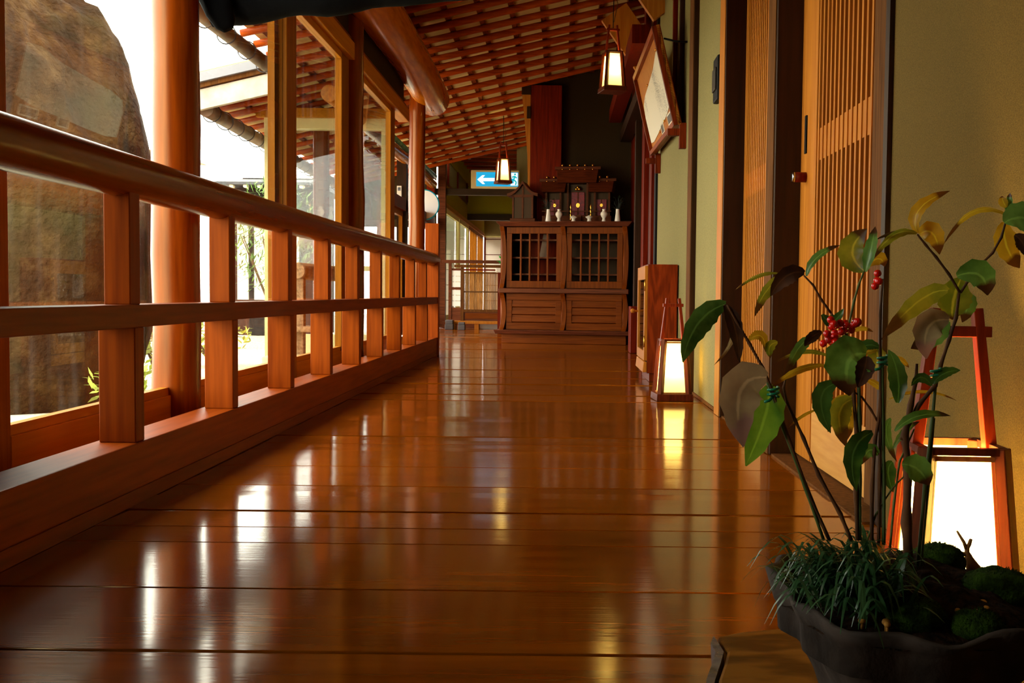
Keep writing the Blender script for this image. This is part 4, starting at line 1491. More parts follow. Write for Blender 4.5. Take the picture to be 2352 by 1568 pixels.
def rock_mat():
    m, nt, b = new_mat('weathered_rock')
    tc = nd(nt, 'ShaderNodeTexCoord')
    n1 = nd(nt, 'ShaderNodeTexNoise')
    n1.inputs['Scale'].default_value = 3.2
    n1.inputs['Detail'].default_value = 8
    n1.inputs['Roughness'].default_value = 0.65
    nt.links.new(tc.outputs['Object'], n1.inputs[0])
    r = nd(nt, 'ShaderNodeValToRGB')
    e = r.color_ramp.elements
    e[0].position, e[1].position = 0.30, 0.70
    e[0].color = (*lin((18, 10, 3)), 1)
    e[1].color = (*lin((74, 52, 26)), 1)
    x = e.new(0.5)
    x.color = (*lin((44, 25, 8)), 1)
    nt.links.new(n1.outputs['Fac'], r.inputs[0])
    n2 = nd(nt, 'ShaderNodeTexNoise')
    n2.inputs['Scale'].default_value = 1.3
    n2.inputs['Detail'].default_value = 4
    nt.links.new(tc.outputs['Object'], n2.inputs[0])
    mr = nd(nt, 'ShaderNodeMapRange')
    mr.inputs['From Min'].default_value = 0.5
    mr.inputs['From Max'].default_value = 0.7
    nt.links.new(n2.outputs['Fac'], mr.inputs[0])
    mx = mixrgb(nt)
    mx.inputs[7].default_value = (*lin((44, 38, 16)), 1)
    nt.links.new(mr.outputs[0], mx.inputs[0])
    nt.links.new(r.outputs[0], mx.inputs[6])
    nt.links.new(mx.outputs[2], b.inputs['Base Color'])
    b.inputs['Roughness'].default_value = 0.9
    b.inputs['Specular IOR Level'].default_value = 0.08
    n3 = nd(nt, 'ShaderNodeTexNoise')
    n3.inputs['Scale'].default_value = 28
    n3.inputs['Detail'].default_value = 8
    nt.links.new(tc.outputs['Object'], n3.inputs[0])
    bp_ = nd(nt, 'ShaderNodeBump')
    bp_.inputs['Strength'].default_value = 1.0
    bp_.inputs['Distance'].default_value = 0.03
    nt.links.new(n3.outputs['Fac'], bp_.inputs['Height'])
    nt.links.new(bp_.outputs[0], b.inputs['Normal'])
    return m


def lean(p):
    # flat front, steep right shoulder, top pulled to the left
    k_ = 1.6
    p = p / k_
    f = (p.z + 1.05) / 2.1
    p.x += -0.16 * max(0, f - 0.55) * 2
    if p.x > 0.33:
        p.x = 0.33 + (p.x - 0.33) * 0.45
    return p * k_


RM = rock_mat()
boulder('standing_stone', (-3.504, 6.96, 0.722), (0.83, 0.64, 1.95), 'tall brown standing stone in the garden just outside the first window', 5, RM, 6, 0.15, lean)
boulder('garden_rock', (-4.6, 10.3, -0.2), (0.35, 0.3, 0.25), 'low grey rock among garden shrubs', 8, M['stone'], 3, 0.2)

# eave gutters: hollow logs bound with wire rings
wire = plain('dark_wire', (60, 56, 60), 0.5, 0.4)


def gutter(p, q, r, label, n):
    p, q = Vector(p), Vector(q)
    t = thing('bamboo_gutter', label, 'gutter', (p + q) / 2, 0, 'wire-bound eave gutters')
    m = MB()
    rr = random.Random(n)
    k = 16
    m.tube([p.lerp(q, i / k) for i in range(k + 1)], [r * (1.06 if i % 3 == 0 else rr.uniform(0.96, 1.0)) for i in range(k + 1)], 16)
    m.build('pipe', plain('weathered_bamboo', (136, 104, 78), 0.5, 0.4, noise=0.3, nscale=8), t)
    d = (q - p).normalized()
    s_ = d.cross(Vector((0, 0, 1))).normalized()
    u_ = s_.cross(d)
    for j in range(n):
        c = p.lerp(q, (j + 0.5) / n)
        m = MB()
        tilt = rr.uniform(-0.5, 0.5)
        R_ = r * 1.25
        m.tube([c + (s_ * math.cos(a) + u_ * (math.sin(a) - 0.12)) * R_ + d * math.sin(a) * tilt * r for a in [2 * PI * i / 16 for i in range(17)]], 0.004, 5, caps=False)
        m.build('wire_ring', wire, t)
    return t


gutter((-1.84, -2.5, 1.855), (-1.84, 7.05, 1.855), 0.042, 'wire-bound bamboo gutter under the near eave, above the standing stone side', 26)
gutter((-2.46, 7.25, 1.70), (-2.66, 13.3, 1.70), 0.050, 'wire-bound bamboo gutter of the lower eave beyond the pale board', 20)

# gable edge of the wider roof
t = thing('gable_board', 'weathered pale gable board closing the wider eave outside', 'board', (-2.2, 7.18, 1.85))
m = MB()
m.bar((-2.64, 7.16, roof_z(-2.64) - 0.08), (-1.90, 7.16, roof_z(-1.9) - 0.08), 0.04, 0.135, side=Vector((0, 1, 0)))
m.build('main_board', M['fascia'], t, bevel=0.003)
m = MB()
m.bar((-2.64, 7.15, roof_z(-2.64) + 0.01), (-1.90, 7.15, roof_z(-1.9) + 0.01), 0.07, 0.03, side=Vector((0, 1, 0)))
m.build('upper_strip', M['jamb'], t)
m = MB()
m.bar((-2.64, 7.13, roof_z(-2.64) + 0.055), (-1.86, 7.13, roof_z(-1.86) + 0.055), 0.10, 0.06, side=Vector((0, 1, 0)))
m.build('metal_cap', plain('light_metal_cap', (120, 118, 124), 0.35, 0.5), t)
# pale framed glazed wing standing across the garden side
Y = 8.45
xw = lambda px: (px - 1285) * Y / FPX
t = thing('glazed_wing', 'pale painted timber frame of the glazed wing seen through the sashes', 'porch', (-1.9, Y, -0.3))
z1 = 1.845
MB().box(xw(607), xw(640), Y, Y + 0.13, -0.3, z1).build('corner_post', M['cream_frame'], t, bevel=0.004)
MB().box(xw(640), xw(647), Y + 0.02, Y + 0.11, -0.3, z1 - 0.1).build('jamb_strip', M['cream_frame'], t, bevel=0.003)
MB().box(xw(874), xw(890), Y, Y + 0.11, -0.3, z1).build('corner_post', M['cream_frame'], t, bevel=0.004)
MB().box(xw(640), xw(874), Y, Y + 0.12, z1 - 0.085, z1).build('lintel', M['cream_frame'], t, bevel=0.004)
MB().box(xw(590), xw(900), Y - 0.03, Y + 0.14, z1, z1 + 0.075).build('plate', M['sash_y'], t, bevel=0.004)
MB().box(xw(700), xw(735), Y + 0.25, Y + 0.37, -0.3, z1).build('inner_post', M['log'], t, bevel=0.03)
MB().box(xw(640), xw(874), Y + 0.03, Y + 0.10, -0.3, 0.10).build('sill_board', M['cream_frame'], t)
MB().box(xw(640), xw(874), Y + 0.04, Y + 0.08, 0.62, 0.66).build('mid_rail', M['cream_frame'], t)
MB().box(xw(640), xw(874), Y + 0.058, Y + 0.062, 0.66, z1 - 0.085).build('pane', M['glassclean'], t)

# log rail with a round sawn end
t = thing('log_rail', 'low wooden log rail with a rounded end on a post, in the garden', 'fence', (-1.62, 6.5, -0.32))
grey = wood('grey_log', (120, 84, 56), (172, 130, 92), 'Y', 7, 0.7, 10, 0.2, vary=0.1)
m = MB()
m.tube([(-1.62, 6.42, 0.575), (-1.62, 6.45, 0.575), (-1.60, 6.9, 0.575), (-1.56, 7.9, 0.575)], [0.046, 0.054, 0.054, 0.052], 18)
m.build('log', grey, t)
MB().box(-1.645, -1.585, 6.44, 6.50, -0.32, 0.53).build('post', grey, t, bevel=0.006)
MB().box(-1.59, -1.53, 7.7, 7.76, -0.32, 0.53).build('post', grey, t, bevel=0.006)
MB().box(-1.70, -1.52, 6.36, 6.58, 0.20, 0.235).build('cap', grey, t, bevel=0.006)
t = thing('stone_block', 'pale stone block at the foot of the garden rail', 'block', (-1.62, 6.48, -0.32))
MB().box(-1.78, -1.50, 6.20, 6.42, -0.32, 0.06).build('block', plain('pale_stone', (226, 210, 160), 0.9, 0.2, noise=0.12, nscale=20), t, bevel=0.012)

# dark house across the garden with white tile ends
Y = 17.0
xh = lambda px: (px - 1285) * Y / FPX
zh = lambda py: CAM_H + (667 - py) * Y / FPX
t = thing('garden_house', 'dark house with a grey tiled roof far across the garden', 'house', (xh(560), Y + 1, -0.3))
MB().box(xh(500), xh(700), Y + 0.6, Y + 2.2, -0.3, zh(424)).build('wall', plain('charred_board', (52, 44, 40), 0.8, 0.2, noise=0.3, nscale=10), t)
m = MB()
m.hexa([(xh(490), Y, zh(419)), (xh(710), Y, zh(419)), (xh(710), Y + 3, zh(419)), (xh(490), Y + 3, zh(419))],
       [(xh(490), Y + 0.9, zh(398)), (xh(710), Y + 0.9, zh(398)), (xh(710), Y + 2.1, zh(398)), (xh(490), Y + 2.1, zh(398))])
m.build('roof', M['roofgrey'], t)
MB().box(xh(520), xh(710), Y + 0.8, Y + 2.2, zh(398), zh(389)).build('ridge', M['paper'], t)
MB().box(xh(488), xh(712), Y - 0.05, Y + 0.05, zh(425), zh(419)).build('gutter', M['roofgrey'], t)
for px in range(500, 712, 32):
    m = MB()
    m.tube([(xh(px), Y - 0.02, zh(428)), (xh(px), Y + 0.1, zh(428))], 0.032, 10)
    m.build('tile_end', M['paper'], t)
for px in (520, 560, 600, 640):
    MB().box(xh(px), xh(px + 26), Y + 0.57, Y + 0.62, 0.3, 1.7).build('window', M['paper'], t)
Y2 = 15.0
x2 = lambda px: (px - 1285) * Y2 / FPX
z2 = lambda py: CAM_H + (665 - py) * Y2 / FPX
t = thing('garden_shed', 'small pale-roofed shed beside the standing stone, far back', 'shed', (x2(335), Y2, -0.3))
MB().box(x2(280), x2(372), Y2 + 0.2, Y2 + 1.6, -0.3, z2(352)).build('wall', plain('shed_board', (120, 84, 60), 0.8, 0.2, noise=0.2, nscale=12), t)
m = MB()
m.hexa([(x2(270), Y2, z2(346)), (x2(382), Y2, z2(346)), (x2(382), Y2 + 1.8, z2(346)), (x2(270), Y2 + 1.8, z2(346))],
       [(x2(280), Y2 + 0.7, z2(325)), (x2(372), Y2 + 0.7, z2(325)), (x2(372), Y2 + 1.1, z2(325)), (x2(280), Y2 + 1.1, z2(325))])
m.build('roof', M['fascia'], t)


# shrubs and pines: a stem with clusters of separate leaves
def leaf_cloud(name, loc, rx, rz, n, col, label, cat, size, seed, trunk_h, needle=False):
    t = thing(name, label, cat, loc)
    q = random.Random(seed)
    m = MB()
    for k in range(n):
        u = Vector((q.gauss(0, 1), q.gauss(0, 1), q.gauss(0, 1))).normalized() * (q.random() ** 0.4)
        c = Vector((u.x * rx, u.y * rx, trunk_h + rz + u.z * rz))
        d = Vector((q.gauss(0, 1), q.gauss(0, 1), q.gauss(0.3, 0.7))).normalized()
        s_ = d.cross(Vector((0.3, 0.2, 1))).normalized()
        L = size * q.uniform(0.7, 1.3)
        W = L * (0.06 if needle else 0.24)
        m._add([c, c + d * L * .5 + s_ * W, c + d * L, c + d * L * .5 - s_ * W], [(0, 1, 2, 3)])
    o = m.build('foliage', plain(name + '_leaf', col, 0.6, 0.3, noise=0.3, nscale=3), t, local=True)
    o['kind'] = 'stuff'
    m = MB()
    for k in range(5):
        a = q.uniform(0, 2 * PI)
        m.tube([(0, 0, -0.05), (0.02 * math.cos(a), 0.02 * math.sin(a), trunk_h * 0.6), (rx * 0.6 * math.cos(a), rx * 0.6 * math.sin(a), trunk_h + rz)], [0.02, 0.015, 0.006], 6)
    m.build('stem', plain(name + '_bark', (90, 66, 44), 0.9, 0.2), t, local=True)
    return t


leaf_cloud('pine', (-5.9, 14.2, -0.3), 0.75, 0.75, 1600, (110, 140, 60), 'green pine in front of the dark far house', 'pine', 0.16, 1, 1.0, True)
leaf_cloud('pine', (-4.0, 14.6, -0.3), 0.75, 0.8, 1600, (112, 146, 66), 'green pine behind the glazed wing', 'pine', 0.16, 2, 0.7, True)
leaf_cloud('shrub', (-3.05, 8.0, -0.3), 0.28, 0.30, 260, (190, 196, 70), 'yellow-green shrub seen between pillar and second baluster', 'shrub', 0.09, 3, 0.1)
leaf_cloud('shrub', (-3.5, 10.5, -0.3), 0.4, 0.22, 300, (200, 204, 80), 'low yellow-green shrub behind the garden rail', 'shrub', 0.09, 4, 0.05)
leaf_cloud('shrub', (-2.5, 6.0, -0.3), 0.22, 0.16, 200, (176, 190, 70), 'low shrub beside the standing stone foot', 'shrub', 0.08, 5, 0.03)
leaf_cloud('maple', (-3.9, 9.0, -0.3), 0.35, 0.5, 240, (216, 170, 70), 'orange-leaved young maple beyond the log pillar', 'maple', 0.09, 6, 0.5)

# ================================================================== SLAB, POT AND PLANT
SZ = 0.10
# burl slab: outline in plan, front-left corner nearest
pl = [(1645, 1460), (1700, 1449), (1790, 1441), (1900, 1436), (2050, 1438), (2250, 1432), (2420, 1440)]
back = [at_z(x, y, SZ) for x, y in pl]
front = [Vector((0.62, 0.62, SZ)), Vector((0.40, 0.58, SZ)), Vector((0.17, 0.62, SZ))]
left = [at_z(1637, 1720, SZ), at_z(1646, 1600, SZ), at_z(1648, 1560, SZ), at_z(1662, 1520, SZ), at_z(1668, 1495, SZ), at_z(1655, 1475, SZ)]
outline = back + front + left
m = MB()
n = len(outline)
c = sum(outline, Vector()) / n
rows = []
for f, z in ((1.0, 0.0), (0.93, -0.03), (0.97, -0.065), (0.9, -0.085)):
    rows.append([Vector((c.x + (p.x - c.x) * f, c.y + (p.y - c.y) * f, SZ + z)) for p in outline])
vs = [v for r in rows for v in r]
fs = [tuple(range(n))]
for i in range(3):
    for k in range(n):
        k2 = (k + 1) % n
        fs.append((i * n + k, i * n + k2, (i + 1) * n + k2, (i + 1) * n + k))
fs.append(tuple(range(3 * n, 4 * n))[::-1])
m._add(vs, fs)
t = thing('burl_slab', 'polished burl wood slab with a live edge under the potted plant', 'slab', (c.x, c.y, 0))
burl = wood('burl', (84, 50, 12), (136, 88, 28), 'X', 6, 0.3, 2.2, 0.15, rings=1.6, vary=0)
m.build('top', burl, t, bevel=0.004)
m = MB()
be = [at_z(x, y, SZ) for x, y in ((1645, 1461), (1655, 1476), (1667, 1496), (1660, 1522), (1647, 1562), (1643, 1600))]
m.prism([p + Vector((-0.002, 0, 0.001)) for p in be] + [p + Vector((-0.010 if 0 < i < 5 else -0.003, 0, 0.001)) for i, p in reversed(list(enumerate(be)))], (0, 0, -0.001), (0.004, 0, -0.075))
o = m.build('bark_edge', plain('sheen_bark', (112, 108, 108), 0.22, 0.8, noise=0.4, nscale=40, bump=0.3, bscale=50), t)  # silver grey carries the window reflection on the bark
o['label'] = 'smooth bark along the left rim, window sheen put in as silver grey'
for dx, dy in ((-0.10, 0.06), (0.10, 0.06), (0.0, -0.10)):
    m = MB()
    m.tube([(c.x + dx, c.y + dy, 0.0), (c.x + dx, c.y + dy, SZ - 0.08)], 0.022, 12)
    m.build('foot', burl, t)

# pot
PC = Vector((0.300, 0.872, SZ))
potm = plain('dark_unglazed_clay', (66, 54, 46), 0.8, 0.25, noise=0.35, nscale=30, bump=0.5, bscale=70)
q = random.Random(9)


def pot_r(a):
    # rounded box with a pinched corner on the left
    ca, sa = math.cos(a), math.sin(a)
    k = (abs(ca) ** 3.0 + abs(sa) ** 3.0) ** (-1 / 3.0)
    return 0.112 * k * (1 + 0.03 * math.sin(3 * a + 0.6) + 0.02 * math.sin(7 * a))


def pot_z(a):
    return 0.097 + 0.003 * math.sin(5 * a + 1.0) + 0.003 * math.sin(9 * a) + 0.012 * max(0, math.cos(a - 2.8)) ** 4


prof = [(0.58, 0.0), (0.60, 0.006), (0.66, 0.03), (0.80, 0.06), (0.93, 0.085), (1.0, 1.0), (0.965, 1.02), (0.93, 0.99), (0.90, 0.06), (0.5, 0.05)]
n = 64
vs, fs = [], []
for f, zz in prof:
    for k in range(n):
        a = 2 * PI * k / n
        top = pot_z(a)
        z = zz * top if zz > 0.5 else zz
        fold = 1 + 0.03 * math.sin(11 * a + zz * 20) * (1 if f > 0.6 else 0)
        r = pot_r(a) * f * fold
        vs.append(PC + Vector((r * math.cos(a), r * math.sin(a), z)))
for i in range(len(prof) - 1):
    for k in range(n):
        k2 = (k + 1) % n
        fs.append((i * n + k, i * n + k2, (i + 1) * n + k2, (i + 1) * n + k))
m = MB()
m._add(vs, fs, True)
m.f.append([k for k in range(n)][::-1])
m.f.append([(len(prof) - 1) * n + k for k in range(n)])
plant = thing('potted_plant', 'red-berried leafy plant with moss and grass in a dark wavy-rimmed clay pot', 'plant', PC)
m.build('pot', potm, plant)

# mounded soil
vs, fs = [], []
R_, N_ = 14, 48
for i in range(R_ + 1):
    f = i / R_
    for k in range(N_):
        a = 2 * PI * k / N_
        r = pot_r(a) * 0.935 * f
        x, y = r * math.cos(a), r * math.sin(a)
        h = 0.086 + 0.030 * (1 - f * f) + 0.016 * max(0, math.sin(a)) * f * (1 - f * f) * 2
        h += 0.008 * mnoise.noise(Vector((x, y, 0)) * 40) + 0.003 * mnoise.noise(Vector((x, y, 3)) * 120)
        vs.append(PC + Vector((x, y, h)))
for i in range(R_):
    for k in range(N_):
        k2 = (k + 1) % N_
        fs.append((i * N_ + k, i * N_ + k2, (i + 1) * N_ + k2, (i + 1) * N_ + k))
m = MB()
m._add(vs, fs, True)
m.build('soil', plain('dark_soil', (52, 32, 16), 0.95, 0.1, noise=0.6, nscale=160, bump=0.8, bscale=260), plant)


def soil_z(x, y):
    a = math.atan2(y - PC.y, x - PC.x)
    f = min(1, math.hypot(x - PC.x, y - PC.y) / (pot_r(a) * 0.935))
    return PC.z + 0.086 + 0.030 * (1 - f * f) + 0.016 * max(0, math.sin(a)) * f * (1 - f * f) * 2


mossm = plain('moss', (50, 74, 12), 0.95, 0.1, noise=0.4, nscale=120, bump=0.8, bscale=420)
for px, py, Yv, r in ((2155, 1312, 0.93, 0.019), (2290, 1390, 0.87, 0.026), (2105, 1405, 0.80, 0.018), (2245, 1425, 0.79, 0.017), (2090, 1290, 0.95, 0.012)):
    p = at_y(px, py, Yv)
    p.z = max(soil_z(p.x, p.y), p.z - r * 0.6)
    bm = bmesh.new()
    bmesh.ops.create_icosphere(bm, subdivisions=4, radius=1)
    for v in bm.verts:
        d = v.co.normalized()
        rr = r * (1 + 0.12 * mnoise.noise(d * 2 + p * 50) + 0.06 * mnoise.noise(d * 14 + p * 9))
        v.co = p - PC + Vector((d.x * rr * 1.25, d.y * rr, d.z * rr * 0.8))
    me = bpy.data.meshes.new('moss_cushion')
    bm.to_mesh(me)
    bm.free()
    for pp in me.polygons:
        pp.use_smooth = True
    me.materials.append(mossm)
    o = bpy.data.objects.new('moss_cushion', me)
    C.objects.link(o)
    o.parent = plant
    # short moss bristles along the cushion
    q2 = random.Random(int(px))
    m = MB()
    for k in range(420):
        u = Vector((q2.gauss(0, 1), q2.gauss(0, 1), abs(q2.gauss(0, 1)))).normalized()
        b0 = p + Vector((u.x * r * 1.2, u.y * r * .96, u.z * r * 0.78))
        s_ = u.cross(Vector((q2.random(), q2.random(), 1))).normalized()
        m._add([b0 - s_ * .0006, b0 + s_ * .0006, b0 + u * .0028], [(0, 1, 2)])
    o2 = m.build('moss_bristles', mossm, plant)
    o2['kind'] = 'stuff'
# little yellow toadstool-like buds
budm = plain('ochre_bud', (190, 130, 50), 0.6, 0.3)
q = random.Random(12)
for px, py, Yv in ((1980, 1425, 0.795), (2035, 1428, 0.79), (2045, 1420, 0.80), (2038, 1434, 0.785), (2200, 1402, 0.81), (2236, 1392, 0.82), (2265, 1397, 0.815), (2252, 1405, 0.81), (2258, 1384, 0.83), (2320, 1326, 0.93), (2332, 1331, 0.92)):
    p = at_y(px, py, Yv)
    m = MB()
    m.ball(p, 0.0032 * q.uniform(0.8, 1.2), 8, 6, (1, 1, 0.8))
    m.tube([p, (p.x, p.y, soil_z(p.x, p.y) - 0.002)], 0.0011, 5)
    m.build('bud', budm, plant)
# dead forked twig in the moss
m = MB()
P = lambda x, y, Y=0.955: at_y(x, y, Y)
m.tube([P(2240, 1315), P(2228, 1290), P(2221, 1268), P(2222, 1256)], [0.008, 0.005, 0.0026, 0.0022], 8)
m.tube([P(2221, 1262), P(2214, 1245), P(2198, 1219)], [0.0022, 0.0016, 0.0011], 7)
m.tube([P(2221, 1258), P(2226, 1250), P(2230, 1237)], [0.0022, 0.002, 0.0016], 7)
m.tube([P(2224, 1275), P(2212, 1271), P(2197, 1267)], [0.0024, 0.0018, 0.0014], 7)
m.build('dead_twig', plain('pale_twig', (150, 96, 46), 0.8, 0.2), plant)


# ---- leaves
def leaf_mat(name, c1, c2, tip=None, gloss=0.35, tr=0.35):
    m = bpy.data.materials.new(name)
    m.use_nodes = True
    nt = m.node_tree
    b = nt.nodes['Principled BSDF']
    out = nt.nodes['Material Output']
    uv = nd(nt, 'ShaderNodeUVMap')
    sep = nd(nt, 'ShaderNodeSeparateXYZ')
    nt.links.new(uv.outputs[0], sep.inputs[0])
    tc = nd(nt, 'ShaderNodeTexCoord')
    n1 = nd(nt, 'ShaderNodeTexNoise')
    n1.inputs['Scale'].default_value = 45
    n1.inputs['Detail'].default_value = 4
    nt.links.new(tc.outputs['Object'], n1.inputs[0])
    r = nd(nt, 'ShaderNodeValToRGB')
    r.color_ramp.elements[0].position = 0.35
    r.color_ramp.elements[1].position = 0.65
    r.color_ramp.elements[0].color = (*lin(c1), 1)
    r.color_ramp.elements[1].color = (*lin(c2), 1)
    nt.links.new(n1.outputs['Fac'], r.inputs[0])
    col = r.outputs[0]
    # pale midrib
    ab = nd(nt, 'ShaderNodeMath', operation='ABSOLUTE')
    s5 = nd(nt, 'ShaderNodeMath', operation='SUBTRACT')
    s5.inputs[1].default_value = 0.5
    nt.links.new(sep.outputs[0], s5.inputs[0])
    nt.links.new(s5.outputs[0], ab.inputs[0])
    mr = nd(nt, 'ShaderNodeMapRange')
    mr.inputs['From Min'].default_value = 0.02
    mr.inputs['From Max'].default_value = 0.06
    mr.inputs['To Min'].default_value = 0.55
    mr.inputs['To Max'].default_value = 0.0
    nt.links.new(ab.outputs[0], mr.inputs[0])
    mx = mixrgb(nt)
    mx.inputs[7].default_value = (*lin(tuple(min(255, v * 1.25 + 15) for v in c2)), 1)
    nt.links.new(mr.outputs[0], mx.inputs[0])
    nt.links.new(col, mx.inputs[6])
    col = mx.outputs[2]
    if tip:
        mt = nd(nt, 'ShaderNodeMath', operation='MULTIPLY_ADD')
        mt.inputs[1].default_value = 0.5
        nt.links.new(n1.outputs['Fac'], mt.inputs[0])
        nt.links.new(sep.outputs[1], mt.inputs[2])
        m3 = nd(nt, 'ShaderNodeMapRange')
        m3.inputs['From Min'].default_value = 1.0
        m3.inputs['From Max'].default_value = 1.1
        nt.links.new(mt.outputs[0], m3.inputs[0])
        mx2 = mixrgb(nt)
        mx2.inputs[7].default_value = (*lin(tip), 1)
        nt.links.new(m3.outputs[0], mx2.inputs[0])
        nt.links.new(col, mx2.inputs[6])
        col = mx2.outputs[2]
    nt.links.new(col, b.inputs['Base Color'])
    b.inputs['Roughness'].default_value = gloss
    b.inputs['Specular IOR Level'].default_value = 0.5
    tl = nd(nt, 'ShaderNodeBsdfTranslucent')
    nt.links.new(col, tl.inputs[0])
    ms = nd(nt, 'ShaderNodeMixShader')
    ms.inputs[0].default_value = tr
    nt.links.new(b.outputs[0], ms.inputs[1])
    nt.links.new(tl.outputs[0], ms.inputs[2])
    nt.links.new(ms.outputs[0], out.inputs[0])
    return m


LM = {
    'g': leaf_mat('leaf_green', (74, 116, 36), (124, 166, 72), (80, 46, 20)),
    'd': leaf_mat('leaf_dark_green', (46, 78, 24), (78, 116, 46), None, 0.25),
    'y': leaf_mat('leaf_yellow', (186, 140, 22), (226, 182, 40), (110, 62, 16), 0.4, 0.55),
    'gy': leaf_mat('leaf_green_yellow', (110, 122, 26), (176, 164, 42), (90, 54, 18), 0.4, 0.5),
    'b': leaf_mat('leaf_withered', (52, 28, 16), (86, 50, 26), None, 0.5, 0.15),
    'p': leaf_mat('leaf_pink_brown', (168, 136, 100), (188, 162, 118), (166, 124, 110), 0.4, 0.4),
    'w': leaf_mat('leaf_pale_curled', (150, 124, 80), (196, 172, 120), (110, 70, 30), 0.5, 0.4),
    'l': leaf_mat('leaf_bright_green', (72, 128, 28), (116, 160, 46), None, 0.35, 0.5),
}
PY_ = 0.86


def leaf(base, mid, tip, wpx, kind, dy=(0, 0, 0), roll=0.0, Y=PY_, serr=True, cup=0.25):
    """midrib through three points of the photograph at depths Y+dy; width in pixels"""
    a, b, c = (at_y(p[0], p[1], Y + d) for p, d in zip((base, mid, tip), dy))
    n = 11
    m = MB()
    W = wpx * Y / FPX / 2
    vs, fs, uvs = [], [], []
    ctrl = b * 2 - (a + c) / 2
    for i in range(n + 1):
        f = i / n
        p = a * (1 - f) ** 2 + ctrl * 2 * f * (1 - f) + c * f * f
        d = ((ctrl - a) * (1 - f) + (c - ctrl) * f).normalized()
        view = (p - Vector((0, 0, CAM_H))).normalized()
        s_ = d.cross(view).normalized()
        nn = s_.cross(d).normalized()
        s_ = (s_ * math.cos(roll) + nn * math.sin(roll))
        nn = s_.cross(d).normalized()
        w_ = W * (math.sin(PI * min(1, f * 0.94 + 0.03)) ** 0.75) * (1 - 0.35 * f) * 1.25
        if f > 0.93:
            w_ *= 0.35
        if serr and 0.15 < f < 0.95:
            w_ *= 1.06 if i % 2 else 0.94
        for j, u in enumerate((-1, -0.5, 0, 0.5, 1)):
            vs.append(p + s_ * (u * w_) - nn * (cup * w_ * (abs(u) ** 1.5)) + nn * (0.05 * W * math.sin(i * 2.1 + j)))
            uvs.append((0.5 + u / 2, f))
    for i in range(n):
        for j in range(4):
            k = i * 5 + j
            fs.append((k, k + 1, k + 6, k + 5))
    m._add(vs, fs, True)
    o = m.build('leaf', LM[kind], plant)
    uvl = o.data.uv_layers.new(name='UVMap')
    for lp in o.data.loops:
        uvl.data[lp.index].uv = uvs[lp.vertex_index]
    return o


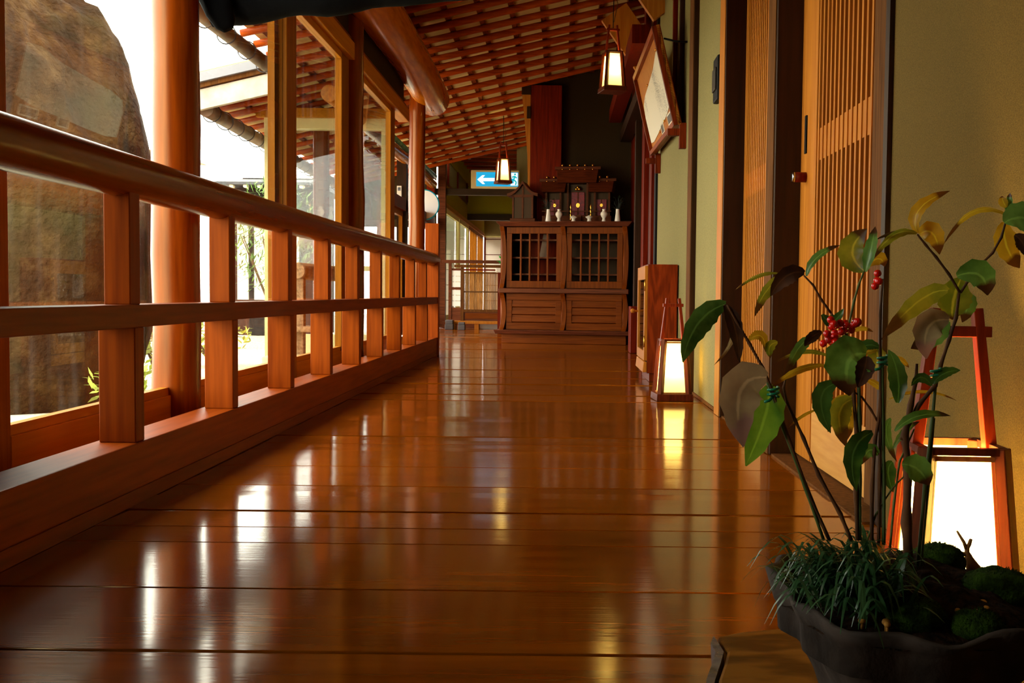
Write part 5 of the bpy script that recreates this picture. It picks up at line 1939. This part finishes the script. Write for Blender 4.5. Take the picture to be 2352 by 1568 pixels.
L_ = [
    ((1668, 697), (1604, 742), (1568, 832), 56, 'd', (0.02, 0.0, -0.02), 0.3),
    ((1664, 700), (1688, 752), (1698, 832), 34, 'b', (0.0, 0.0, 0.0), 0.2),
    ((1662, 700), (1684, 766), (1640, 838), 14, 'w', (0.01, 0.02, 0.0), 0.6),
    ((1790, 628), (1742, 632), (1688, 666), 16, 'gy', (0.0, 0, 0), 1.0),
    ((1838, 630), (1772, 655), (1733, 727), 34, 'gy', (0, 0.01, 0), 0.6),
    ((1848, 626), (1806, 634), (1770, 680), 40, 'b', (-0.01, -0.01, 0), 0.2),
    ((1853, 634), (1878, 590), (1930, 563), 22, 'g', (0, 0, 0), 0.7),
    ((1985, 622), (1958, 575), (1992, 526), 62, 'gy', (0, 0.01, 0.0), 0.2),
    ((1988, 624), (2001, 570), (2010, 520), 30, 'g', (-0.01, -0.01, 0), 0.5),
    ((1990, 612), (2018, 594), (2032, 612), 34, 'y', (0.02, 0.02, 0.02), 0.3),
    ((2106, 536), (2052, 540), (2000, 602), 26, 'gy', (0, 0, 0), 0.8),
    ((2104, 534), (2058, 532), (2010, 551), 14, 'b', (0.01, 0.01, 0), 0.9),
    ((2108, 535), (2112, 480), (2182, 438), 32, 'y', (0, 0, 0), 0.5),
    ((2112, 538), (2142, 536), (2158, 584), 46, 'y', (0.01, 0, 0), 0.1),
    ((2314, 494), (2235, 486), (2166, 563), 20, 'y', (0, 0, 0), 0.9),
    ((2314, 490), (2318, 466), (2320, 443), 18, 'g', (0, 0, 0), 0.4),
    ((2312, 476), (2304, 462), (2302, 450), 20, 'y', (0, 0, 0), 0.2),
    ((2308, 512), (2352, 500), (2420, 520), 66, 'g', (-0.02, -0.02, -0.02), 0.3),
    ((2318, 500), (2350, 482), (2400, 478), 30, 'gy', (0.01, 0.01, 0.01), 0.6),
    ((2306, 510), (2312, 565), (2342, 615), 52, 'y', (0.02, 0.02, 0.02), 0.2),
    ((2330, 540), (2350, 560), (2356, 590), 34, 'b', (0, 0, 0), 0.3),
    ((2198, 634), (2250, 632), (2268, 678), 62, 'g', (-0.02, -0.02, -0.02), 0.2),
    ((2206, 640), (2190, 690), (2188, 734), 76, 'gy', (0.03, 0.03, 0.03), 0.2),
    ((2216, 672), (2222, 700), (2210, 740), 40, 'g', (0.035, 0.035, 0.035), 0.2),
    ((2178, 667), (2112, 690), (2024, 780), 48, 'gy', (0.01, 0.0, 0.0), 0.4),
    ((2180, 734), (2132, 752), (2128, 824), 66, 'p', (-0.02, -0.02, -0.02), 0.2),
    ((2178, 736), (2140, 770), (2092, 800), 50, 'g', (-0.01, -0.01, -0.01), 0.2),
    ((2062, 925), (2062, 860), (2041, 803), 40, 'd', (-0.02, -0.02, -0.02), 0.2),
    ((2052, 824), (2070, 828), (2088, 844), 16, 'y', (0.03, 0.03, 0.03), 0.4),
    ((2143, 882), (2168, 858), (2206, 850), 28, 'd', (-0.01, -0.01, -0.01), 0.5),
    ((2140, 886), (2116, 866), (2093, 886), 24, 'd', (-0.02, -0.02, -0.02), 0.4),
    ((2042, 917), (2120, 900), (2198, 920), 10, 'y', (0.02, 0.02, 0.02), 0.7),
    ((2056, 990), (2110, 955), (2184, 955), 26, 'g', (-0.02, -0.02, -0.02), 0.7),
    ((1990, 812), (1948, 832), (1952, 908), 104, 'g', (-0.03, -0.03, -0.03), 0.1),
    ((1990, 818), (1985, 850), (1970, 890), 40, 'b', (-0.034, -0.036, -0.034), 0.2),
    ((1922, 880), (1886, 915), (1908, 994), 46, 'd', (-0.02, -0.02, -0.02), 0.3),
    ((1958, 912), (1918, 935), (1902, 992), 34, 'y', (0.01, 0.01, 0.01), 0.3),
    ((1962, 915), (1928, 950), (1944, 1026), 50, 'gy', (0.0, 0.0, 0.0), 0.3),
    ((1962, 918), (1952, 960), (1946, 1010), 30, 'y', (0.015, 0.015, 0.015), 0.4),
    ((1912, 822), (1848, 806), (1778, 834), 16, 'gy', (0, 0, 0), 0.9),
    ((1866, 776), (1834, 800), (1802, 866), 30, 'g', (-0.02, -0.02, -0.02), 0.6),
    ((1888, 762), (1864, 774), (1848, 795), 24, 'b', (-0.022, -0.022, -0.022), 0.3),
    ((1896, 838), (1832, 850), (1770, 890), 18, 'y', (-0.03, -0.03, -0.03), 0.6),
    ((1878, 940), (1843, 955), (1811, 982), 8, 'y', (0, 0, 0), 0.5),
    ((1718, 782), (1748, 772), (1758, 808), 24, 'y', (0, 0, 0), 0.4),
    ((1786, 786), (1768, 796), (1770, 822), 24, 'gy', (0, 0, 0), 0.3),
    ((1762, 866), (1700, 900), (1708, 1026), 96, 'p', (-0.02, -0.03, -0.03), 0.25),
    ((1766, 884), (1756, 960), (1713, 1070), 78, 'l', (0.0, 0.0, 0.0), 0.15),
    ((2004, 992), (1960, 1040), (1968, 1128), 46, 'd', (-0.02, -0.02, -0.02), 0.3),
    ((2018, 1044), (1996, 1034), (1980, 1066), 32, 'g', (0, 0, 0), 0.3),
    ((2072, 1066), (2108, 1078), (2134, 1114), 58, 'g', (-0.02, -0.02, -0.02), 0.2),
    ((2050, 1060), (2040, 1085), (2052, 1130), 34, 'd', (0.0, 0.0, 0.0), 0.3),
    ((1888, 722), (1912, 738), (1938, 708), 28, 'd', (-0.01, -0.01, -0.01), 0.4),
    ((1958, 764), (1980, 755), (2006, 762), 12, 'y', (0.01, 0.01, 0.01), 0.5),
    ((1972, 806), (1996, 792), (2022, 800), 26, 'd', (0.01, 0.01, 0.01), 0.4),
    ((1974, 812), (2000, 806), (2024, 800), 16, 'y', (0.02, 0.02, 0.02), 0.4),
    ((2030, 900), (2010, 880), (1984, 870), 18, 'y', (0.02, 0.02, 0.02), 0.5),
    ((2010, 850), (2016, 820), (2008, 790), 46, 'gy', (0.02, 0.02, 0.02), 0.3),
    ((2046, 960), (2036, 1000), (2060, 1060), 22, 'g', (0.02, 0.02, 0.02), 0.4),
    ((2052, 1030), (2080, 990), (2112, 968), 18, 'g', (0.01, 0.01, 0.01), 0.6),
]
for row_ in L_:
    leaf(row_[0], row_[1], row_[2], row_[3], row_[4], row_[5], row_[6])

# ---- stems, stakes, ties, berries
stemm = plain('brown_stem', (112, 70, 38), 0.7, 0.2, noise=0.4, nscale=30)
greenm = plain('green_stem', (110, 120, 50), 0.6, 0.3, noise=0.3, nscale=30)
stakem = plain('green_stake', (78, 92, 44), 0.5, 0.3)


def stem(pts, r0, r1, mat=stemm, name='stem', Y=PY_, y1=None):
    y1 = Y if y1 is None else y1
    k = len(pts) - 1
    P = [at_y(x, y, Y + (y1 - Y) * i / k) for i, (x, y) in enumerate(pts)]
    # smooth the polyline a little
    Q = [P[0]]
    for a, b in zip(P, P[1:]):
        Q += [a.lerp(b, 1 / 3), a.lerp(b, 2 / 3), b]
    n = len(Q) - 1
    m = MB()
    rad = [0.85 * (r0 + (r1 - r0) * i / n) * (1.35 if (i % 3 == 0 and 0 < i < n) else 1) for i in range(n + 1)]
    m.tube(Q, rad, 9)
    return m.build(name, mat, plant)


stem([(1905, 1240), (1860, 1140), (1812, 1010), (1775, 900), (1752, 845), (1722, 790), (1690, 735), (1670, 700)], .0019, .0011)
stem([(1892, 1240), (1850, 1120), (1800, 985), (1762, 878)], .0017, .0014, stakem, 'stake')
stem([(1955, 1240), (1930, 1180), (1881, 1092), (1845, 1005), (1826, 964), (1808, 925), (1800, 890), (1806, 862)], .0020, .0010)
stem([(1970, 1240), (1966, 1130), (1968, 1000), (1960, 900), (1955, 830), (1945, 768)], .0022, .0014)
stem([(1975, 1240), (1974, 1100), (1974, 960), (1972, 860)], .0020, .0018, stakem, 'stake')
stem([(1908, 718), (1885, 686), (1868, 655), (1846, 632)], .0012, .0008, stemm)
stem([(1945, 768), (1962, 690), (1972, 655), (1985, 622)], .0012, .0009, greenm)
stem([(1945, 770), (1925, 740), (1908, 718)], .0013, .0011, stemm)
stem([(2018, 1250), (2020, 1100), (2022, 950), (2022, 830), (2022, 720), (2027, 640)], .0017, .0011)
stem([(2030, 1250), (2030, 1100), (2028, 960), (2026, 825)], .0019, .0017, stakem, 'stake')
stem([(2002, 1240), (2003, 1120), (2010, 1010), (2018, 965), (2022, 900)], .0020, .0013)
stem([(2016, 968), (2000, 940), (1980, 912), (1962, 900)], .0011, .0008)
stem([(2088, 1310), (2082, 1200), (2086, 1080), (2078, 1000), (2092, 930), (2104, 870), (2106, 835)], .0050, .0013)
stem([(2070, 1010), (2110, 930), (2148, 885), (2160, 840), (2180, 780), (2196, 730), (2203, 672)], .0022, .0014)
stem([(2205, 672), (2180, 630), (2150, 590), (2126, 562), (2107, 538)], .0013, .0010)
stem([(2206, 672), (2240, 620), (2280, 580), (2300, 545), (2314, 494)], .0013, .0010)
stem([(2178, 735), (2176, 755), (2182, 772)], .0010, .0008, greenm)
stem([(2108, 1300), (2126, 1100), (2140, 980), (2150, 870)], .0018, .0016, stakem, 'stake')
stem([(2116, 1300), (2134, 1100), (2146, 960)], .0012, .0010, greenm, 'stake')
stem([(1992, 1240), (2012, 1180), (2050, 1120), (2100, 1070)], .0010, .0007, greenm)
stem([(2044, 1260), (2054, 1150), (2066, 1060), (2100, 985)], .0012, .0008, greenm)
tiem = plain('green_tie', (20, 120, 84), 0.3, 0.5)
for x, y in ((1776, 911), (2028, 838), (2150, 868)):
    p = at_y(x, y, PY_ - 0.004)
    m = MB()
    m.tube([p + Vector((0.0045 * math.cos(a), 0.0045 * math.sin(a), 0.0006 * a)) for a in [i * PI / 5 for i in range(22)]], 0.0011, 6)
    m.tube([p, p + Vector((-0.004, -0.003, -0.003)), p + Vector((-0.008, -0.003, -0.004))], 0.0013, 6)
    m.build('wire_tie', tiem, plant)
berrym = plain('red_berry', (232, 26, 14), 0.18, 0.6)
q = random.Random(5)
bsrc = None
for cx, cy, nb, sp_ in ((1922, 748, 10, 24), (1950, 742, 9, 22), (1900, 780, 10, 20), (2016, 628, 1, 0), (2018, 645, 2, 6), (2010, 657, 1, 0)):
    for k in range(nb):
        a = q.uniform(0, 2 * PI)
        r = sp_ * math.sqrt(q.random())
        p = at_y(cx + r * math.cos(a), cy + r * 0.75 * math.sin(a), PY_ - 0.012 + q.uniform(-0.01, 0.01))
        if bsrc is None:
            bsrc = MB().ball((0, 0, 0), 0.0032, 10, 8).build('berry', berrym, plant, local=True)
            bsrc.location = p - PC
        else:
            clone(bsrc, plant, p - PC)
    if nb > 3:
        stem([(1945, 775), ((cx + 1945) // 2, (cy + 775) // 2), (cx, cy)], .0009, .0007, greenm, 'berry_stalk')

# ---- tuft of dwarf grass spilling over the left of the pot
grassm = leaf_mat('grass_blade', (30, 66, 30), (64, 104, 62), None, 0.35, 0.3)
q = random.Random(31)
gc = at_y(1945, 1300, 0.83)
gz = soil_z(gc.x, gc.y) - 0.004
nb = 0
blades = []
for k in range(300):
    cx, cy = gc.x + q.gauss(0.006, 0.018), gc.y + q.gauss(0, 0.022)
    a = q.uniform(0, 2 * PI)
    if q.random() < 0.45:
        a = PI + q.uniform(-1.2, 1.2)
    L = q.uniform(0.028, 0.052)
    lift = q.uniform(0.012, 0.050)
    d = Vector((math.cos(a), math.sin(a), 0))
    s_ = Vector((-d.y, d.x, 0))
    b0 = Vector((cx, cy, gz + 0.01 * q.random()))
    n = 6
    vs, fs, uvs = [], [], []
    drop = q.uniform(0.005, 0.035)
    for i in range(n + 1):
        f = i / n
        p = b0 + d * (L * f) + Vector((0, 0, 0.006 + lift * math.sin(PI * min(1, f * 1.1) * 0.6) - drop * f * f * f))
        w_ = 0.0019 * (1 - f ** 2.5) + 0.0002
        vs += [p - s_ * w_, p + s_ * w_]
        uvs += [(0.2, f), (0.9, f)]
    for i in range(n):
        fs.append((2 * i, 2 * i + 1, 2 * i + 3, 2 * i + 2))
    blades.append((vs, fs, uvs))
m = MB()
for vs, fs, uvs in blades:
    m._add(vs, fs, True)
allu = [u for b_ in blades for u in b_[2]]
o = m.build('grass_tuft', grassm, plant)
o['kind'] = 'stuff'
uvl = o.data.uv_layers.new(name='UVMap')
for lp in o.data.loops:
    uvl.data[lp.index].uv = allu[lp.vertex_index]
